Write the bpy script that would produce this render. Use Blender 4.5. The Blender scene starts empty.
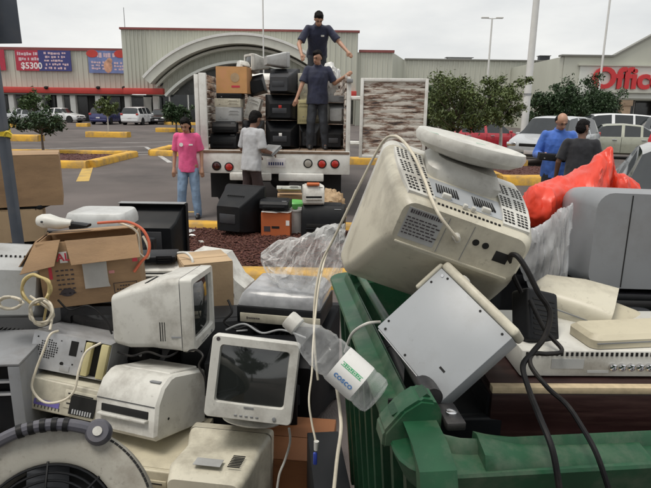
import bpy, bmesh, math, random
from mathutils import Vector, Matrix, Euler, noise
R = math.radians
PI = math.pi
rnd = random.Random(7)
scn = bpy.context.scene
COL = scn.collection

# ------------------------------------------------------------------ camera
FPX, CX, CY = 564.0, 325.5, 244.0            # photograph is 651 x 488
PITCH, ROLL = R(13.56), R(0.8)
CAM = Vector((0, 0, 1.75))
_rt = Vector((1, 0, 0)); FW = Vector((0, math.cos(PITCH), -math.sin(PITCH)))
_up = Vector((0, math.sin(PITCH), math.cos(PITCH)))
RT = _rt*math.cos(ROLL) + _up*math.sin(ROLL)
UP = _up*math.cos(ROLL) - _rt*math.sin(ROLL)
cam = bpy.data.cameras.new('camera'); camo = bpy.data.objects.new('camera', cam); COL.objects.link(camo)
cam.sensor_width = 36; cam.lens = 36*FPX/651; cam.clip_start = .05; cam.clip_end = 2000
M3 = Matrix((RT, UP, -FW)).transposed()
camo.matrix_world = Matrix.Translation(CAM) @ M3.to_4x4()
scn.camera = camo

# ------------------------------------------------------------------ sky, sun, exposure
SUN_EL, SUN_ROT = R(70), R(235)
w = bpy.data.worlds.new('World'); scn.world = w; w.use_nodes = True
nt = w.node_tree; nt.nodes.clear()
def wn(t, **k):
    n = nt.nodes.new(t)
    for a, b in k.items(): setattr(n, a, b)
    return n
sky = wn('ShaderNodeTexSky', sky_type='NISHITA', sun_disc=False, sun_elevation=SUN_EL, sun_rotation=SUN_ROT, air_density=1.0, dust_density=4.0)
hs = wn('ShaderNodeHueSaturation'); hs.inputs['Saturation'].default_value = .25
tc = wn('ShaderNodeTexCoord'); mp = wn('ShaderNodeMapping'); mp.inputs['Scale'].default_value = (1, 1, 3.2)
nz = wn('ShaderNodeTexNoise'); nz.inputs['Scale'].default_value = 2.6; nz.inputs['Detail'].default_value = 7; nz.inputs['Roughness'].default_value = .55
cr = wn('ShaderNodeValToRGB'); cr.color_ramp.elements[0].position = .32; cr.color_ramp.elements[1].position = .62
cr.color_ramp.elements[0].color = (5.2, 5.35, 5.4, 1); cr.color_ramp.elements[1].color = (7.1, 7.1, 6.9, 1)
mx = wn('ShaderNodeMixRGB'); mx.inputs[0].default_value = .86
bg = wn('ShaderNodeBackground'); bg.inputs[1].default_value = .10
ow = wn('ShaderNodeOutputWorld')
L = nt.links.new
L(sky.outputs[0], hs.inputs['Color']); L(tc.outputs['Generated'], mp.inputs[0]); L(mp.outputs[0], nz.inputs['Vector'])
L(nz.outputs['Fac'], cr.inputs[0]); L(hs.outputs[0], mx.inputs[1]); L(cr.outputs[0], mx.inputs[2]); L(mx.outputs[0], bg.inputs[0]); L(bg.outputs[0], ow.inputs[0])
sun = bpy.data.lights.new('sun', 'SUN'); sun.energy = 1.5; sun.angle = R(22); sun.color = (1, .94, .85)
suno = bpy.data.objects.new('sun', sun); COL.objects.link(suno)
# Nishita: sun_rotation measured clockwise from +Y seen from above
_sd = Vector((math.sin(SUN_ROT)*math.cos(SUN_EL), math.cos(SUN_ROT)*math.cos(SUN_EL), math.sin(SUN_EL)))
suno.rotation_euler = _sd.to_track_quat('Z', 'Y').to_euler(); suno.location = (0, 0, 30)
vs = scn.view_settings; vs.view_transform = 'Standard'; vs.look = 'None'; vs.exposure = 0.52; vs.gamma = 1

# ------------------------------------------------------------------ pixel -> place
def ray(px, py): return FW + RT*((px-CX)/FPX) - UP*((py-CY)/FPX)
def at(px, py, Y):                            # on the vertical plane y = Y
    d = ray(px, py); return CAM + d*(Y/d.y)
def gr(px, py, z=0.0):                        # on the level z
    d = ray(px, py); return CAM + d*((z-CAM.z)/d.z)

# ------------------------------------------------------------------ materials
MATS = {}
def mat(name, col, rough=.5, metal=0., var=.08, scale=6., dirt=None, damt=0., dscale=3., bump=0., bscale=120., spec=.5, trans=0., alpha=1., emit=None, stretch=None, coat=0., rvar=.12, dsoft=.25, sheen=0):
    if name in MATS: return MATS[name]
    m = bpy.data.materials.new(name); m.use_nodes = True; t = m.node_tree; b = t.nodes['Principled BSDF']
    N = t.nodes.new; K = t.links.new
    tcn = N('ShaderNodeTexCoord'); mpn = N('ShaderNodeMapping'); K(tcn.outputs['Object'], mpn.inputs[0])
    if stretch: mpn.inputs['Scale'].default_value = stretch
    oi = N('ShaderNodeObjectInfo'); vm = N('ShaderNodeVectorMath'); vm.operation = 'ADD'
    sc_ = N('ShaderNodeMath'); sc_.operation = 'MULTIPLY'; sc_.inputs[1].default_value = 37.; K(oi.outputs['Random'], sc_.inputs[0])
    K(mpn.outputs[0], vm.inputs[0]); K(sc_.outputs[0], vm.inputs[1])
    n1 = N('ShaderNodeTexNoise'); n1.inputs['Scale'].default_value = scale; n1.inputs['Detail'].default_value = 6; K(vm.outputs[0], n1.inputs['Vector'])
    r1 = N('ShaderNodeValToRGB'); r1.color_ramp.elements[0].position = .3; r1.color_ramp.elements[1].position = .7
    c = col[:3]
    r1.color_ramp.elements[0].color = (*[max(0, x*(1-var)) for x in c], 1); r1.color_ramp.elements[1].color = (*[min(1, x*(1+var)) for x in c], 1)
    K(n1.outputs['Fac'], r1.inputs[0]); out = r1.outputs[0]
    if dirt:
        n2 = N('ShaderNodeTexNoise'); n2.inputs['Scale'].default_value = dscale; n2.inputs['Detail'].default_value = 9; n2.inputs['Roughness'].default_value = .68; K(vm.outputs[0], n2.inputs['Vector'])
        r2 = N('ShaderNodeMapRange'); r2.inputs[1].default_value = .5-dsoft*.1; r2.inputs[2].default_value = .5+dsoft*.8; r2.inputs[4].default_value = damt; K(n2.outputs['Fac'], r2.inputs[0])
        mm = N('ShaderNodeMixRGB'); mm.inputs[2].default_value = (*dirt, 1); K(r2.outputs[0], mm.inputs[0]); K(out, mm.inputs[1]); out = mm.outputs[0]
    if dirt and dscale > 2:                   # small scuffs and specks
        n3 = N('ShaderNodeTexNoise'); n3.inputs['Scale'].default_value = dscale*9; n3.inputs['Detail'].default_value = 8; n3.inputs['Roughness'].default_value = .75; K(vm.outputs[0], n3.inputs['Vector'])
        r3 = N('ShaderNodeMapRange'); r3.inputs[1].default_value = .60; r3.inputs[2].default_value = .72; r3.inputs[4].default_value = min(.7, damt*1.1); K(n3.outputs['Fac'], r3.inputs[0])
        m3 = N('ShaderNodeMixRGB'); m3.inputs[2].default_value = (*[.5*a+.2*b_ for a, b_ in zip(dirt, c)], 1); K(r3.outputs[0], m3.inputs[0]); K(out, m3.inputs[1]); out = m3.outputs[0]
    K(out, b.inputs['Base Color'])
    rr = N('ShaderNodeMapRange'); rr.inputs[3].default_value = max(.02, rough-rvar); rr.inputs[4].default_value = min(1, rough+rvar); K(n1.outputs['Fac'], rr.inputs[0]); K(rr.outputs[0], b.inputs['Roughness'])
    b.inputs['Metallic'].default_value = metal; b.inputs['Specular IOR Level'].default_value = spec
    if trans: b.inputs['Transmission Weight'].default_value = trans
    if alpha < 1: b.inputs['Alpha'].default_value = alpha
    if coat: b.inputs['Coat Weight'].default_value = coat; b.inputs['Coat Roughness'].default_value = .08
    if sheen: b.inputs['Sheen Weight'].default_value = sheen
    if emit: b.inputs['Emission Color'].default_value = (*emit, 1); b.inputs['Emission Strength'].default_value = 1
    if bump:
        nb = N('ShaderNodeTexNoise'); nb.inputs['Scale'].default_value = bscale; nb.inputs['Detail'].default_value = 4; K(vm.outputs[0], nb.inputs['Vector'])
        bn = N('ShaderNodeBump'); bn.inputs['Strength'].default_value = bump; bn.inputs['Distance'].default_value = .01; K(nb.outputs['Fac'], bn.inputs['Height']); K(bn.outputs[0], b.inputs['Normal'])
    MATS[name] = m; return m
GRIME = (.10, .075, .05)
m_white = mat('white_plastic', (.60, .595, .555), .42, var=.06, dirt=GRIME, damt=.52, dscale=5, bump=.05, bscale=500)
m_beige = mat('beige_plastic', (.52, .475, .355), .45, var=.07, dirt=GRIME, damt=.45, dscale=4, bump=.05, bscale=500)
m_cream = mat('cream_plastic', (.57, .54, .44), .42, var=.07, dirt=GRIME, damt=.6, dscale=4.5, bump=.05, bscale=500)
m_ltgrey = mat('light_grey_plastic', (.41, .42, .42), .45, var=.06, dirt=GRIME, damt=.35, dscale=4, bump=.05, bscale=500)
m_grey = mat('grey_plastic', (.26, .27, .28), .5, var=.08, dirt=GRIME, damt=.4, dscale=4, bump=.06, bscale=400)
m_dgrey = mat('dark_grey_plastic', (.042, .045, .052), .5, var=.15, spec=.35, dirt=(.10, .085, .07), damt=.22, dscale=4, bump=.06, bscale=400)
m_black = mat('black_plastic', (.010, .011, .013), .48, var=.2, spec=.2, dirt=(.045, .040, .035), damt=.18, dscale=3.5, bump=.05, bscale=400)
m_gloss = mat('glossy_black_plastic', (.008, .008, .010), .12, var=.2, dirt=(.09, .08, .07), damt=.18, dscale=4)
m_hole = mat('opening_black', (.006, .006, .006), .8)
m_screen = mat('screen_glass', (.020, .023, .022), .05, var=.1, spec=1.0, rvar=.02, dirt=(.07, .065, .06), damt=.12, dscale=5)
m_metal = mat('galvanised_steel', (.52, .53, .55), .42, metal=.3, var=.12, scale=14, dirt=(.2, .17, .13), damt=.4, dscale=5)
m_pcpaint = mat('painted_case_steel', (.36, .38, .40), .38, var=.05, dirt=(.16, .14, .12), damt=.28, dscale=4)
m_card = mat('cardboard', (.33, .21, .115), .8, var=.12, scale=4, dirt=(.17, .105, .06), damt=.5, dscale=3.5, bump=.12, bscale=60, stretch=(1, 1, 3))
m_cardin = mat('cardboard_pale', (.46, .33, .20), .8, var=.10, scale=4, dirt=(.25, .16, .09), damt=.4, dscale=3, bump=.12, bscale=60)
m_cardor = mat('orange_cardboard', (.48, .12, .035), .75, var=.12, dirt=(.2, .06, .03), damt=.4)
m_paper = mat('white_paper', (.78, .78, .76), .7, var=.04, dirt=(.4, .36, .3), damt=.25)
m_ink = mat('dark_print', (.05, .04, .045), .7)
m_redink = mat('red_print', (.55, .04, .07), .6)
m_blueink = mat('blue_print', (.10, .25, .55), .5)
m_greenink = mat('green_print', (.05, .38, .16), .5)
m_bin = mat('green_container_plastic', (.008, .046, .020), .40, var=.25, scale=5, spec=.4, dirt=(.07, .085, .06), damt=.5, dscale=4, bump=.10, bscale=150)
m_binedge = mat('green_container_rubbed', (.013, .072, .032), .40, var=.25, scale=9, spec=.4, dirt=(.10, .13, .09), damt=.85, dscale=7)
m_tube = mat('black_rubber', (.016, .016, .018), .42, var=.2, dirt=(.12, .11, .10), damt=.35, dscale=8, bump=.06)
m_wood = mat('dark_wood_veneer', (.026, .011, .011), .35, var=.35, scale=3, stretch=(1, 8, 14), dirt=(.10, .06, .05), damt=.35, dscale=5)
m_rawwood = mat('raw_chipboard', (.50, .40, .26), .8, var=.15, scale=60)
m_orangewood = mat('orange_brown_card', (.26, .10, .035), .7, var=.25, scale=3, stretch=(1, 1, 9), dirt=(.10, .045, .02), damt=.5)
m_cord = mat('cream_cord', (.62, .57, .46), .5, var=.08, dirt=GRIME, damt=.4, dscale=12)
m_bcord = mat('black_cord', (.006, .006, .007), .5, var=.2, spec=.22, dirt=(.07, .06, .05), damt=.3, dscale=10)
m_ocord = mat('red_orange_cord', (.52, .11, .05), .45, var=.1)
m_blue = mat('blue_plug', (.03, .06, .36), .4)
m_asph = mat('asphalt', (.118, .102, .097), .88, var=.22, scale=.6, dirt=(.040, .036, .037), damt=.7, dscale=.22, bump=.5, bscale=90, spec=.3)
m_line = mat('worn_white_line', (.42, .41, .40), .8, var=.1, scale=2, dirt=(.11, .105, .10), damt=.85, dscale=3)
m_yline = mat('worn_yellow_line', (.50, .33, .08), .8, var=.1, scale=2, dirt=(.11, .105, .10), damt=.75, dscale=3)
m_kerb = mat('yellow_kerb_paint', (.60, .34, .04), .75, var=.15, scale=3, dirt=(.20, .15, .10), damt=.85, dscale=2.5, bump=.2, bscale=60)
m_mulch = mat('red_mulch', (.075, .022, .018), .95, var=.4, scale=30, dirt=(.03, .012, .012), damt=.6, dscale=14, bump=.9, bscale=50)
m_chip = mat('mulch_chip', (.088, .032, .022), .9, var=.4, scale=30)
m_facade = mat('ribbed_facade_paint', (.50, .508, .438), .55, var=.05, scale=.4, dirt=(.36, .36, .31), damt=.4, dscale=.25, stretch=(1, 1, .25))
m_facadel = mat('pale_facade_paint', (.66, .68, .63), .6, var=.04, scale=.4, dirt=(.45, .46, .42), damt=.35, dscale=.3)
m_arch = mat('arch_metal', (.60, .60, .53), .45, var=.06, scale=.5, dirt=(.36, .35, .30), damt=.35, dscale=.6)
m_red = mat('red_trim', (.50, .045, .035), .5, var=.1, scale=1, dirt=(.3, .05, .04), damt=.4)
m_coping = mat('dark_red_coping', (.22, .06, .055), .5, var=.1, scale=1)
m_colw = mat('white_column_paint', (.70, .70, .67), .6, var=.06, dirt=(.4, .38, .34), damt=.3)
m_colt = mat('tan_column', (.42, .30, .20), .7, var=.12, dirt=(.25, .18, .12), damt=.3)
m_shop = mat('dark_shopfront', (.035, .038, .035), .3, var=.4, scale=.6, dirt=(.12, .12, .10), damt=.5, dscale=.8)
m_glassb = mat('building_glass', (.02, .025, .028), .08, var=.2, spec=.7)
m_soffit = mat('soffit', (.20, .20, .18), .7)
m_pole = mat('white_pole_paint', (.66, .66, .64), .5, var=.05, dirt=(.4, .38, .35), damt=.3)
m_gpole = mat('dark_grey_pole_paint', (.085, .10, .125), .5, var=.12, dirt=(.14, .13, .13), damt=.4, dscale=6)
m_truckw = mat('white_truck_paint', (.70, .70, .67), .45, var=.05, dirt=(.28, .22, .17), damt=.5, dscale=3.2)
m_rust = mat('rusty_deck', (.18, .12, .08), .85, var=.3, scale=8, dirt=(.4, .34, .28), damt=.4)
m_tyre = mat('tyre_rubber', (.016, .016, .017), .85, var=.2)
m_rim = mat('wheel_rim', (.42, .43, .44), .35, metal=.6)
m_amber = mat('dull_lamp', (.30, .28, .25), .3)
m_redlamp = mat('red_lamp', (.42, .022, .015), .2, coat=.4)
m_darklamp = mat('dark_red_lamp', (.05, .008, .008), .2, coat=.4)
m_chrome = mat('chrome', (.7, .7, .72), .15, metal=1)
m_cglass = mat('car_glass', (.018, .022, .025), .05, var=.1, spec=.7, rvar=.02)
m_plate = mat('plate', (.62, .60, .62), .5)
m_leaf = mat('leaf_dark', (.052, .088, .028), .5, var=.6, scale=5, spec=.35)
m_leaf2 = mat('leaf_mid', (.092, .122, .040), .5, var=.6, scale=5, spec=.35)
m_leaf3 = mat('leaf_deep', (.034, .062, .026), .5, var=.6, scale=5, spec=.3)
m_bark = mat('bark', (.13, .10, .075), .9, var=.3, scale=12, bump=.5, bscale=30)
m_barkw = mat('limewashed_bark', (.48, .46, .43), .9, var=.2, scale=8)
m_skin = mat('skin', (.40, .22, .145), .5, var=.08)
m_skind = mat('skin_deep', (.17, .085, .055), .5, var=.08)
m_hair = mat('black_hair', (.006, .005, .005), .7, var=.3, scale=40, bump=.5, bscale=150, spec=.15)
m_eye = mat('eye_dark', (.02, .015, .012), .3)
m_lip = mat('lip', (.22, .08, .06), .5)
m_pink = mat('pink_cotton', (.72, .10, .26), .85, var=.08, scale=14, bump=.5, bscale=22, sheen=.2)
m_jeans = mat('light_denim', (.20, .29, .42), .85, var=.25, scale=7, bump=.5, bscale=22)
m_gtee = mat('grey_cotton', (.40, .41, .43), .85, var=.08, scale=12, bump=.5, bscale=22, sheen=.2)
m_brownt = mat('dark_brown_trouser', (.045, .028, .028), .85, var=.2, scale=10, bump=.5, bscale=22)
m_navy = mat('navy_polo', (.016, .020, .048), .8, var=.2, scale=12, bump=.5, bscale=22, sheen=.2)
m_dkjean = mat('dark_denim', (.030, .034, .042), .85, var=.35, scale=8, bump=.5, bscale=22)
m_bshirt = mat('blue_shirt', (.05, .14, .50), .75, var=.14, scale=14, bump=.6, bscale=20, sheen=.2)
m_bktee = mat('charcoal_tee', (.014, .015, .020), .85, var=.2, scale=12, bump=.5, bscale=22, sheen=.2)
m_rtee = mat('red_tee', (.52, .03, .04), .85, var=.1, scale=12, bump=.5, bscale=22)
m_shoe = mat('dark_shoe', (.02, .02, .022), .6, var=.2)
m_tape = mat('yellow_tape', (.68, .52, .04), .5, var=.1)
m_ygreen = mat('green_lid', (.12, .42, .10), .4)
m_dblue = mat('dark_blue_plastic', (.02, .03, .12), .4)
m_beigepl = mat('pale_yellow_plastic', (.58, .52, .28), .45, var=.06, dirt=GRIME, damt=.3)
m_whitepl = mat('white_tub_plastic', (.62, .63, .62), .4, var=.05, dirt=GRIME, damt=.35, dscale=4)
m_boxor = mat('printed_orange_card', (.56, .30, .12), .75, var=.12, scale=6, dirt=(.50, .20, .16), damt=.5, dscale=3)

def special_peel():
    m = bpy.data.materials.new('peeling_white_paint_on_boards'); m.use_nodes = True; t = m.node_tree; b = t.nodes['Principled BSDF']; N = t.nodes.new; K = t.links.new
    tcn = N('ShaderNodeTexCoord'); mpn = N('ShaderNodeMapping'); mpn.inputs['Scale'].default_value = (1.1, 1.1, 6.5); K(tcn.outputs['Object'], mpn.inputs[0])
    n1 = N('ShaderNodeTexNoise'); n1.inputs['Scale'].default_value = 2.6; n1.inputs['Detail'].default_value = 10; n1.inputs['Roughness'].default_value = .72; K(mpn.outputs[0], n1.inputs['Vector'])
    r = N('ShaderNodeValToRGB'); r.color_ramp.elements[0].position = .43; r.color_ramp.elements[0].color = (.15, .09, .065, 1); r.color_ramp.elements[1].position = .54; r.color_ramp.elements[1].color = (.58, .55, .50, 1)
    e = r.color_ramp.elements.new(.39); e.color = (.05, .04, .04, 1); e = r.color_ramp.elements.new(.475); e.color = (.26, .18, .14, 1)
    K(n1.outputs['Fac'], r.inputs[0]); K(r.outputs[0], b.inputs['Base Color']); b.inputs['Roughness'].default_value = .85
    bn = N('ShaderNodeBump'); bn.inputs['Strength'].default_value = .6; bn.inputs['Distance'].default_value = .01; K(n1.outputs['Fac'], bn.inputs['Height']); K(bn.outputs[0], b.inputs['Normal'])
    return m
m_peel = special_peel()
def film(name, col, a, rough=.25, lo=-.18, hi=.15, edge=.5):
    m = bpy.data.materials.new(name); m.use_nodes = True; t = m.node_tree; b = t.nodes['Principled BSDF']; N = t.nodes.new; K = t.links.new
    b.inputs['Base Color'].default_value = (*col, 1); b.inputs['Roughness'].default_value = rough
    tr = N('ShaderNodeBsdfTransparent'); mxs = N('ShaderNodeMixShader'); lw = N('ShaderNodeLayerWeight'); lw.inputs[0].default_value = .35
    tcn = N('ShaderNodeTexCoord'); n1 = N('ShaderNodeTexNoise'); n1.inputs['Scale'].default_value = 14; n1.inputs['Detail'].default_value = 6; K(tcn.outputs['Object'], n1.inputs['Vector'])
    mr = N('ShaderNodeMapRange'); mr.inputs[1].default_value = .3; mr.inputs[2].default_value = .7; mr.inputs[3].default_value = max(.01, a+lo); mr.inputs[4].default_value = a+hi; K(n1.outputs['Fac'], mr.inputs[0])
    ad = N('ShaderNodeMath'); ad.operation = 'ADD'; ad.use_clamp = True; ml = N('ShaderNodeMath'); ml.operation = 'MULTIPLY'; ml.inputs[1].default_value = edge
    K(lw.outputs['Facing'], ml.inputs[0]); K(ml.outputs[0], ad.inputs[0]); K(mr.outputs[0], ad.inputs[1])
    K(ad.outputs[0], mxs.inputs[0]); K(tr.outputs[0], mxs.inputs[1]); K(b.outputs[0], mxs.inputs[2]); K(mxs.outputs[0], t.nodes['Material Output'].inputs[0])
    return m
m_clearbag = film('clear_plastic_film', (.80, .80, .79), .20, .10)
m_greybag = film('cloudy_plastic_film', (.62, .63, .65), .46, .2)
m_cover = film('smoked_dust_cover', (.42, .43, .45), .62, .12)
m_pet = film('pet_bottle', (.92, .94, .95), .08, .03, -.07, .09, .34)
m_redbag = mat('red_plastic_bag', (.66, .045, .018), .38, var=.12, scale=7, spec=.5, bump=.25, bscale=14)

# ------------------------------------------------------------------ mesh helpers
def V(*a): return Vector(a)
def xf(bm, verts, M):
    for v in verts: v.co = M @ v.co
def box(bm, c, s, r=0., seg=2, M=None):
    g = bmesh.ops.create_cube(bm, size=1, matrix=Matrix.Translation(c) @ Matrix.Diagonal((*s, 1)))
    vs_ = g['verts']
    if r > 0:
        es = list({e for v in vs_ for e in v.link_edges})
        q = bmesh.ops.bevel(bm, geom=es, offset=min(r, min(s)*.49), segments=seg, profile=.5, affect='EDGES')
        vs_ = list({v for v in q['verts']} | {v for v in vs_ if v.is_valid})
        fs = q['faces']; vs_ = list({v for f_ in fs for v in f_.verts} | set(vs_))
    if M is not None: xf(bm, vs_, M)
    return vs_
def b2(bm, lo, hi, r=0., seg=2, M=None):
    return box(bm, [(a+b)/2 for a, b in zip(lo, hi)], [abs(b-a) for a, b in zip(lo, hi)], r, seg, M)
def loft(bm, rings, c0=True, c1=True, closed=True):
    rr = [[bm.verts.new(p) for p in r] for r in rings]; n = len(rr[0])
    for a, b in zip(rr, rr[1:]):
        for i in range(n if closed else n-1):
            j = (i+1) % n
            try: bm.faces.new((a[i], a[j], b[j], b[i]))
            except ValueError: pass
    if c0: bm.faces.new(list(reversed(rr[0])))
    if c1: bm.faces.new(rr[-1])
    return [v for r in rr for v in r]
def rrect(w_, h_, r, n=4):
    o = []
    for cx_, cy_, a0 in ((w_/2-r, h_/2-r, 0), (-w_/2+r, h_/2-r, 90), (-w_/2+r, -h_/2+r, 180), (w_/2-r, -h_/2+r, 270)):
        for i in range(n+1):
            a = R(a0+90*i/n); o.append((cx_+r*math.cos(a), cy_+r*math.sin(a)))
    return o
def cyl(bm, p0, p1, r0, r1=None, n=16, cap=True):
    p0, p1 = Vector(p0), Vector(p1); r1 = r0 if r1 is None else r1
    d = (p1-p0).normalized(); q = d.to_track_quat('Z', 'Y')
    def ring(p, r): return [p + q @ V(r*math.cos(2*PI*i/n), r*math.sin(2*PI*i/n), 0) for i in range(n)]
    return loft(bm, [ring(p0, r0), ring(p1, r1)], cap, cap)
def spline(pts, k=6):
    P = [Vector(p) for p in pts]; o = []
    for i in range(len(P)-1):
        a = P[max(i-1, 0)]; b = P[i]; c = P[i+1]; d = P[min(i+2, len(P)-1)]
        for j in range(k):
            t = j/k
            o.append(.5*((2*b)+(c-a)*t+(2*a-5*b+4*c-d)*t*t+(3*b-a-3*c+d)*t**3))
    o.append(P[-1]); return o
def tube(bm, pts, r, n=8, k=6, smooth=True):
    P = spline(pts, k) if smooth else [Vector(p) for p in pts]
    rings = []; up = None
    for i, p in enumerate(P):
        t = (P[min(i+1, len(P)-1)]-P[max(i-1, 0)])
        t = t.normalized() if t.length > 1e-9 else V(0, 0, 1)
        if up is None: up = V(0, 0, 1) if abs(t.z) < .9 else V(1, 0, 0)
        x = t.cross(up).normalized(); y = x.cross(t).normalized(); up = y
        rad = r(i/(len(P)-1)) if callable(r) else r
        rings.append([p + x*(rad*math.cos(2*PI*j/n)) + y*(rad*math.sin(2*PI*j/n)) for j in range(n)])
    return loft(bm, rings)
def lathe(bm, prof, n=24, M=None, caps=True):
    vs_ = loft(bm, [[V(max(r, 1e-4)*math.cos(2*PI*i/n), max(r, 1e-4)*math.sin(2*PI*i/n), z) for i in range(n)] for r, z in prof], caps, caps)
    if M is not None: xf(bm, vs_, M)
    return vs_
def prism(bm, poly, lo, hi, axis='y'):
    def p3(a, b, t): return {'y': V(a, t, b), 'x': V(t, a, b), 'z': V(a, b, t)}[axis]
    vs_ = loft(bm, [[p3(a, b, lo) for a, b in poly], [p3(a, b, hi) for a, b in poly]])
    return vs_
def ell(bm, c, r, M=None, seg=16):
    q = bmesh.ops.create_uvsphere(bm, u_segments=seg, v_segments=max(6, seg//2+2), radius=1, matrix=Matrix.Translation(c) @ Matrix.Diagonal((*r, 1)))
    if M is not None: xf(bm, q['verts'], M)
    return q['verts']
def obj(name, bm, m, parent=None, ang=35, loc=None, rot=None, smooth=True):
    bmesh.ops.recalc_face_normals(bm, faces=bm.faces)
    me = bpy.data.meshes.new(name); bm.to_mesh(me); bm.free()
    me.materials.append(m)
    if smooth:
        me.polygons.foreach_set('use_smooth', [True]*len(me.polygons)); me.set_sharp_from_angle(angle=R(ang))
    o = bpy.data.objects.new(name, me); COL.objects.link(o)
    if parent is not None: o.parent = parent
    if loc is not None: o.location = loc
    if rot is not None: o.rotation_euler = [R(a) for a in rot]
    return o
def tag(o, label=None, cat=None, group=None, kind=None):
    if label: o['label'] = label
    if cat: o['category'] = cat
    if group: o['group'] = group
    if kind: o['kind'] = kind
    return o
def thing(name, label, cat, loc=(0, 0, 0), rot=(0, 0, 0), group=None):
    o = bpy.data.objects.new(name, None); COL.objects.link(o); o.empty_display_size = .1
    o.location = loc; o.rotation_euler = [R(a) for a in rot]
    return tag(o, label, cat, group)
def B(): return bmesh.new()
def part(name, m, parent, fn, ang=35):
    bm = B(); fn(bm); return obj(name, bm, m, parent, ang)
def pbox(name, m, parent, lo, hi, r=0., seg=2):
    bm = B(); b2(bm, lo, hi, r, seg); return obj(name, bm, m, parent)
def struct(name, bm, m, ang=35):
    return tag(obj(name, bm, m, None, ang), kind='structure')
def copy_tree(o, parent=None):
    c = o.copy(); COL.objects.link(c); c.parent = parent
    for ch in list(o.children): copy_tree(ch, c)
    return c
_textcache = {}
TMP = bpy.data.scenes.new('tmp')
def eval_mesh(o):
    TMP.collection.objects.link(o)
    with bpy.context.temp_override(scene=TMP, view_layer=TMP.view_layers[0]):
        me = bpy.data.meshes.new_from_object(o.evaluated_get(bpy.context.evaluated_depsgraph_get()))
    bpy.data.objects.remove(o)
    return me
def text(name, s, size, m, parent, loc, rot=(90, 0, 0), ext=.002, off=0., wide=1.):
    cu = bpy.data.curves.new('t', 'FONT'); cu.body = s; cu.size = size; cu.extrude = ext; cu.offset = off; cu.align_x = 'CENTER'; cu.align_y = 'CENTER'; cu.resolution_u = 4
    me = eval_mesh(bpy.data.objects.new('t', cu))
    me.materials.clear(); me.materials.append(m); me.name = name
    o = bpy.data.objects.new(name, me); COL.objects.link(o); o.parent = parent; o.location = loc; o.rotation_euler = [R(a) for a in rot]; o.scale = (wide, 1, 1)
    return o

# ================================================================== SETTING
bm = B(); S = 400
bmesh.ops.create_grid(bm, x_segments=8, y_segments=8, size=S); struct('parking_lot', bm, m_asph)

def strip(name, a, b, wd, m, z=.004):
    a, b = Vector((a[0], a[1], 0)), Vector((b[0], b[1], 0)); d = (b-a).normalized(); n = V(-d.y, d.x, 0)*wd/2
    bm = B(); bm.faces.new([bm.verts.new((p.x, p.y, z)) for p in (a-n, b-n, b+n, a+n)]); return struct(name, bm, m)
for a, b, wd, m in (((15, 149.5), (147, 146.5), .14, m_line), ((100, 156), (160, 154), .12, m_line), ((88, 167), (82.5, 181.5), .28, m_yline), ((146, 147), (170, 162.5), .16, m_line),
                    ((53, 197), (62, 196.5), .10, m_line), ((120, 143), (196, 141), .14, m_line), ((60, 155), (150, 152), .12, m_line), ((178, 212), (196, 212), .10, m_yline), ((405, 172), (440, 150), .14, m_line)):
    strip('painted_line', gr(*a), gr(*b), wd, m)

def kerb(a, b, wd=.30, hh=.16, m=m_kerb):
    a, b = V(a[0], a[1], 0), V(b[0], b[1], 0); d = b-a; ln = d.length; ang = math.atan2(d.y, d.x)
    bm = B(); nseg = max(2, int(ln/.5)); rr = []
    rg = random.Random(int(ln*1000))
    for i in range(nseg+1):
        x = ln*i/nseg; j = lambda: rg.uniform(-.008, .008)
        rr.append([V(x, -wd/2, -.02), V(x, -wd/2+.01+j(), hh*.82+j()), V(x, -wd/2+.05+j(), hh+j()), V(x, wd/2-.05+j(), hh+j()), V(x, wd/2-.01+j(), hh*.82+j()), V(x, wd/2, -.02)])
    loft(bm, rr)
    o = struct('kerb', bm, m, 60); o.location = a; o.rotation_euler = (0, 0, ang); return o
def mulch_bed(x0, x1, y0, y1, h=.09, chips=0, seed=1):
    bm = B(); nx, ny = max(3, int((x1-x0)/.25)), max(3, int((y1-y0)/.25)); rg = random.Random(seed)
    g = [[bm.verts.new((x0+(x1-x0)*i/nx, y0+(y1-y0)*j/ny, h+(.05*math.sin(PI*i/nx)*math.sin(PI*j/ny)) + rg.uniform(-.012, .012))) for i in range(nx+1)] for j in range(ny+1)]
    for j in range(ny):
        for i in range(nx): bm.faces.new((g[j][i], g[j][i+1], g[j+1][i+1], g[j+1][i]))
    struct('mulch_bed', bm, m_mulch, 80)
    if chips:
        vs_, fs = [], []
        for k in range(chips):
            x, y = rg.uniform(x0+.05, x1-.05), rg.uniform(y0+.05, y1-.05); z = h+.05*math.sin(PI*(x-x0)/(x1-x0))*math.sin(PI*(y-y0)/(y1-y0))+rg.uniform(.0, .018)
            M = Matrix.Translation((x, y, z)) @ Euler((rg.uniform(-.5, .5), rg.uniform(-.5, .5), rg.uniform(0, 6.3))).to_matrix().to_4x4()
            l, w_, t = rg.uniform(.010, .032), rg.uniform(.004, .012), rg.uniform(.002, .006); b0 = len(vs_)
            for p in ((-l, -w_, -t), (l, -w_*.7, -t), (l*.9, w_, -t), (-l, w_*.8, -t), (-l*.9, -w_, t), (l, -w_*.8, t), (l*.9, w_*.9, t), (-l*.8, w_, t)): vs_.append(M @ Vector(p))
            for q in ((0, 1, 2, 3), (7, 6, 5, 4), (0, 4, 5, 1), (1, 5, 6, 2), (2, 6, 7, 3), (3, 7, 4, 0)): fs.append([b0+c for c in q])
        me = bpy.data.meshes.new('mulch_chips'); me.from_pydata(vs_, [], fs); me.materials.append(m_chip)
        o = bpy.data.objects.new('mulch_chips', me); COL.objects.link(o)
        tag(o, 'loose red brown wood chips covering the planting island behind the electronics pile', 'mulch', kind='stuff')
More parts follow.
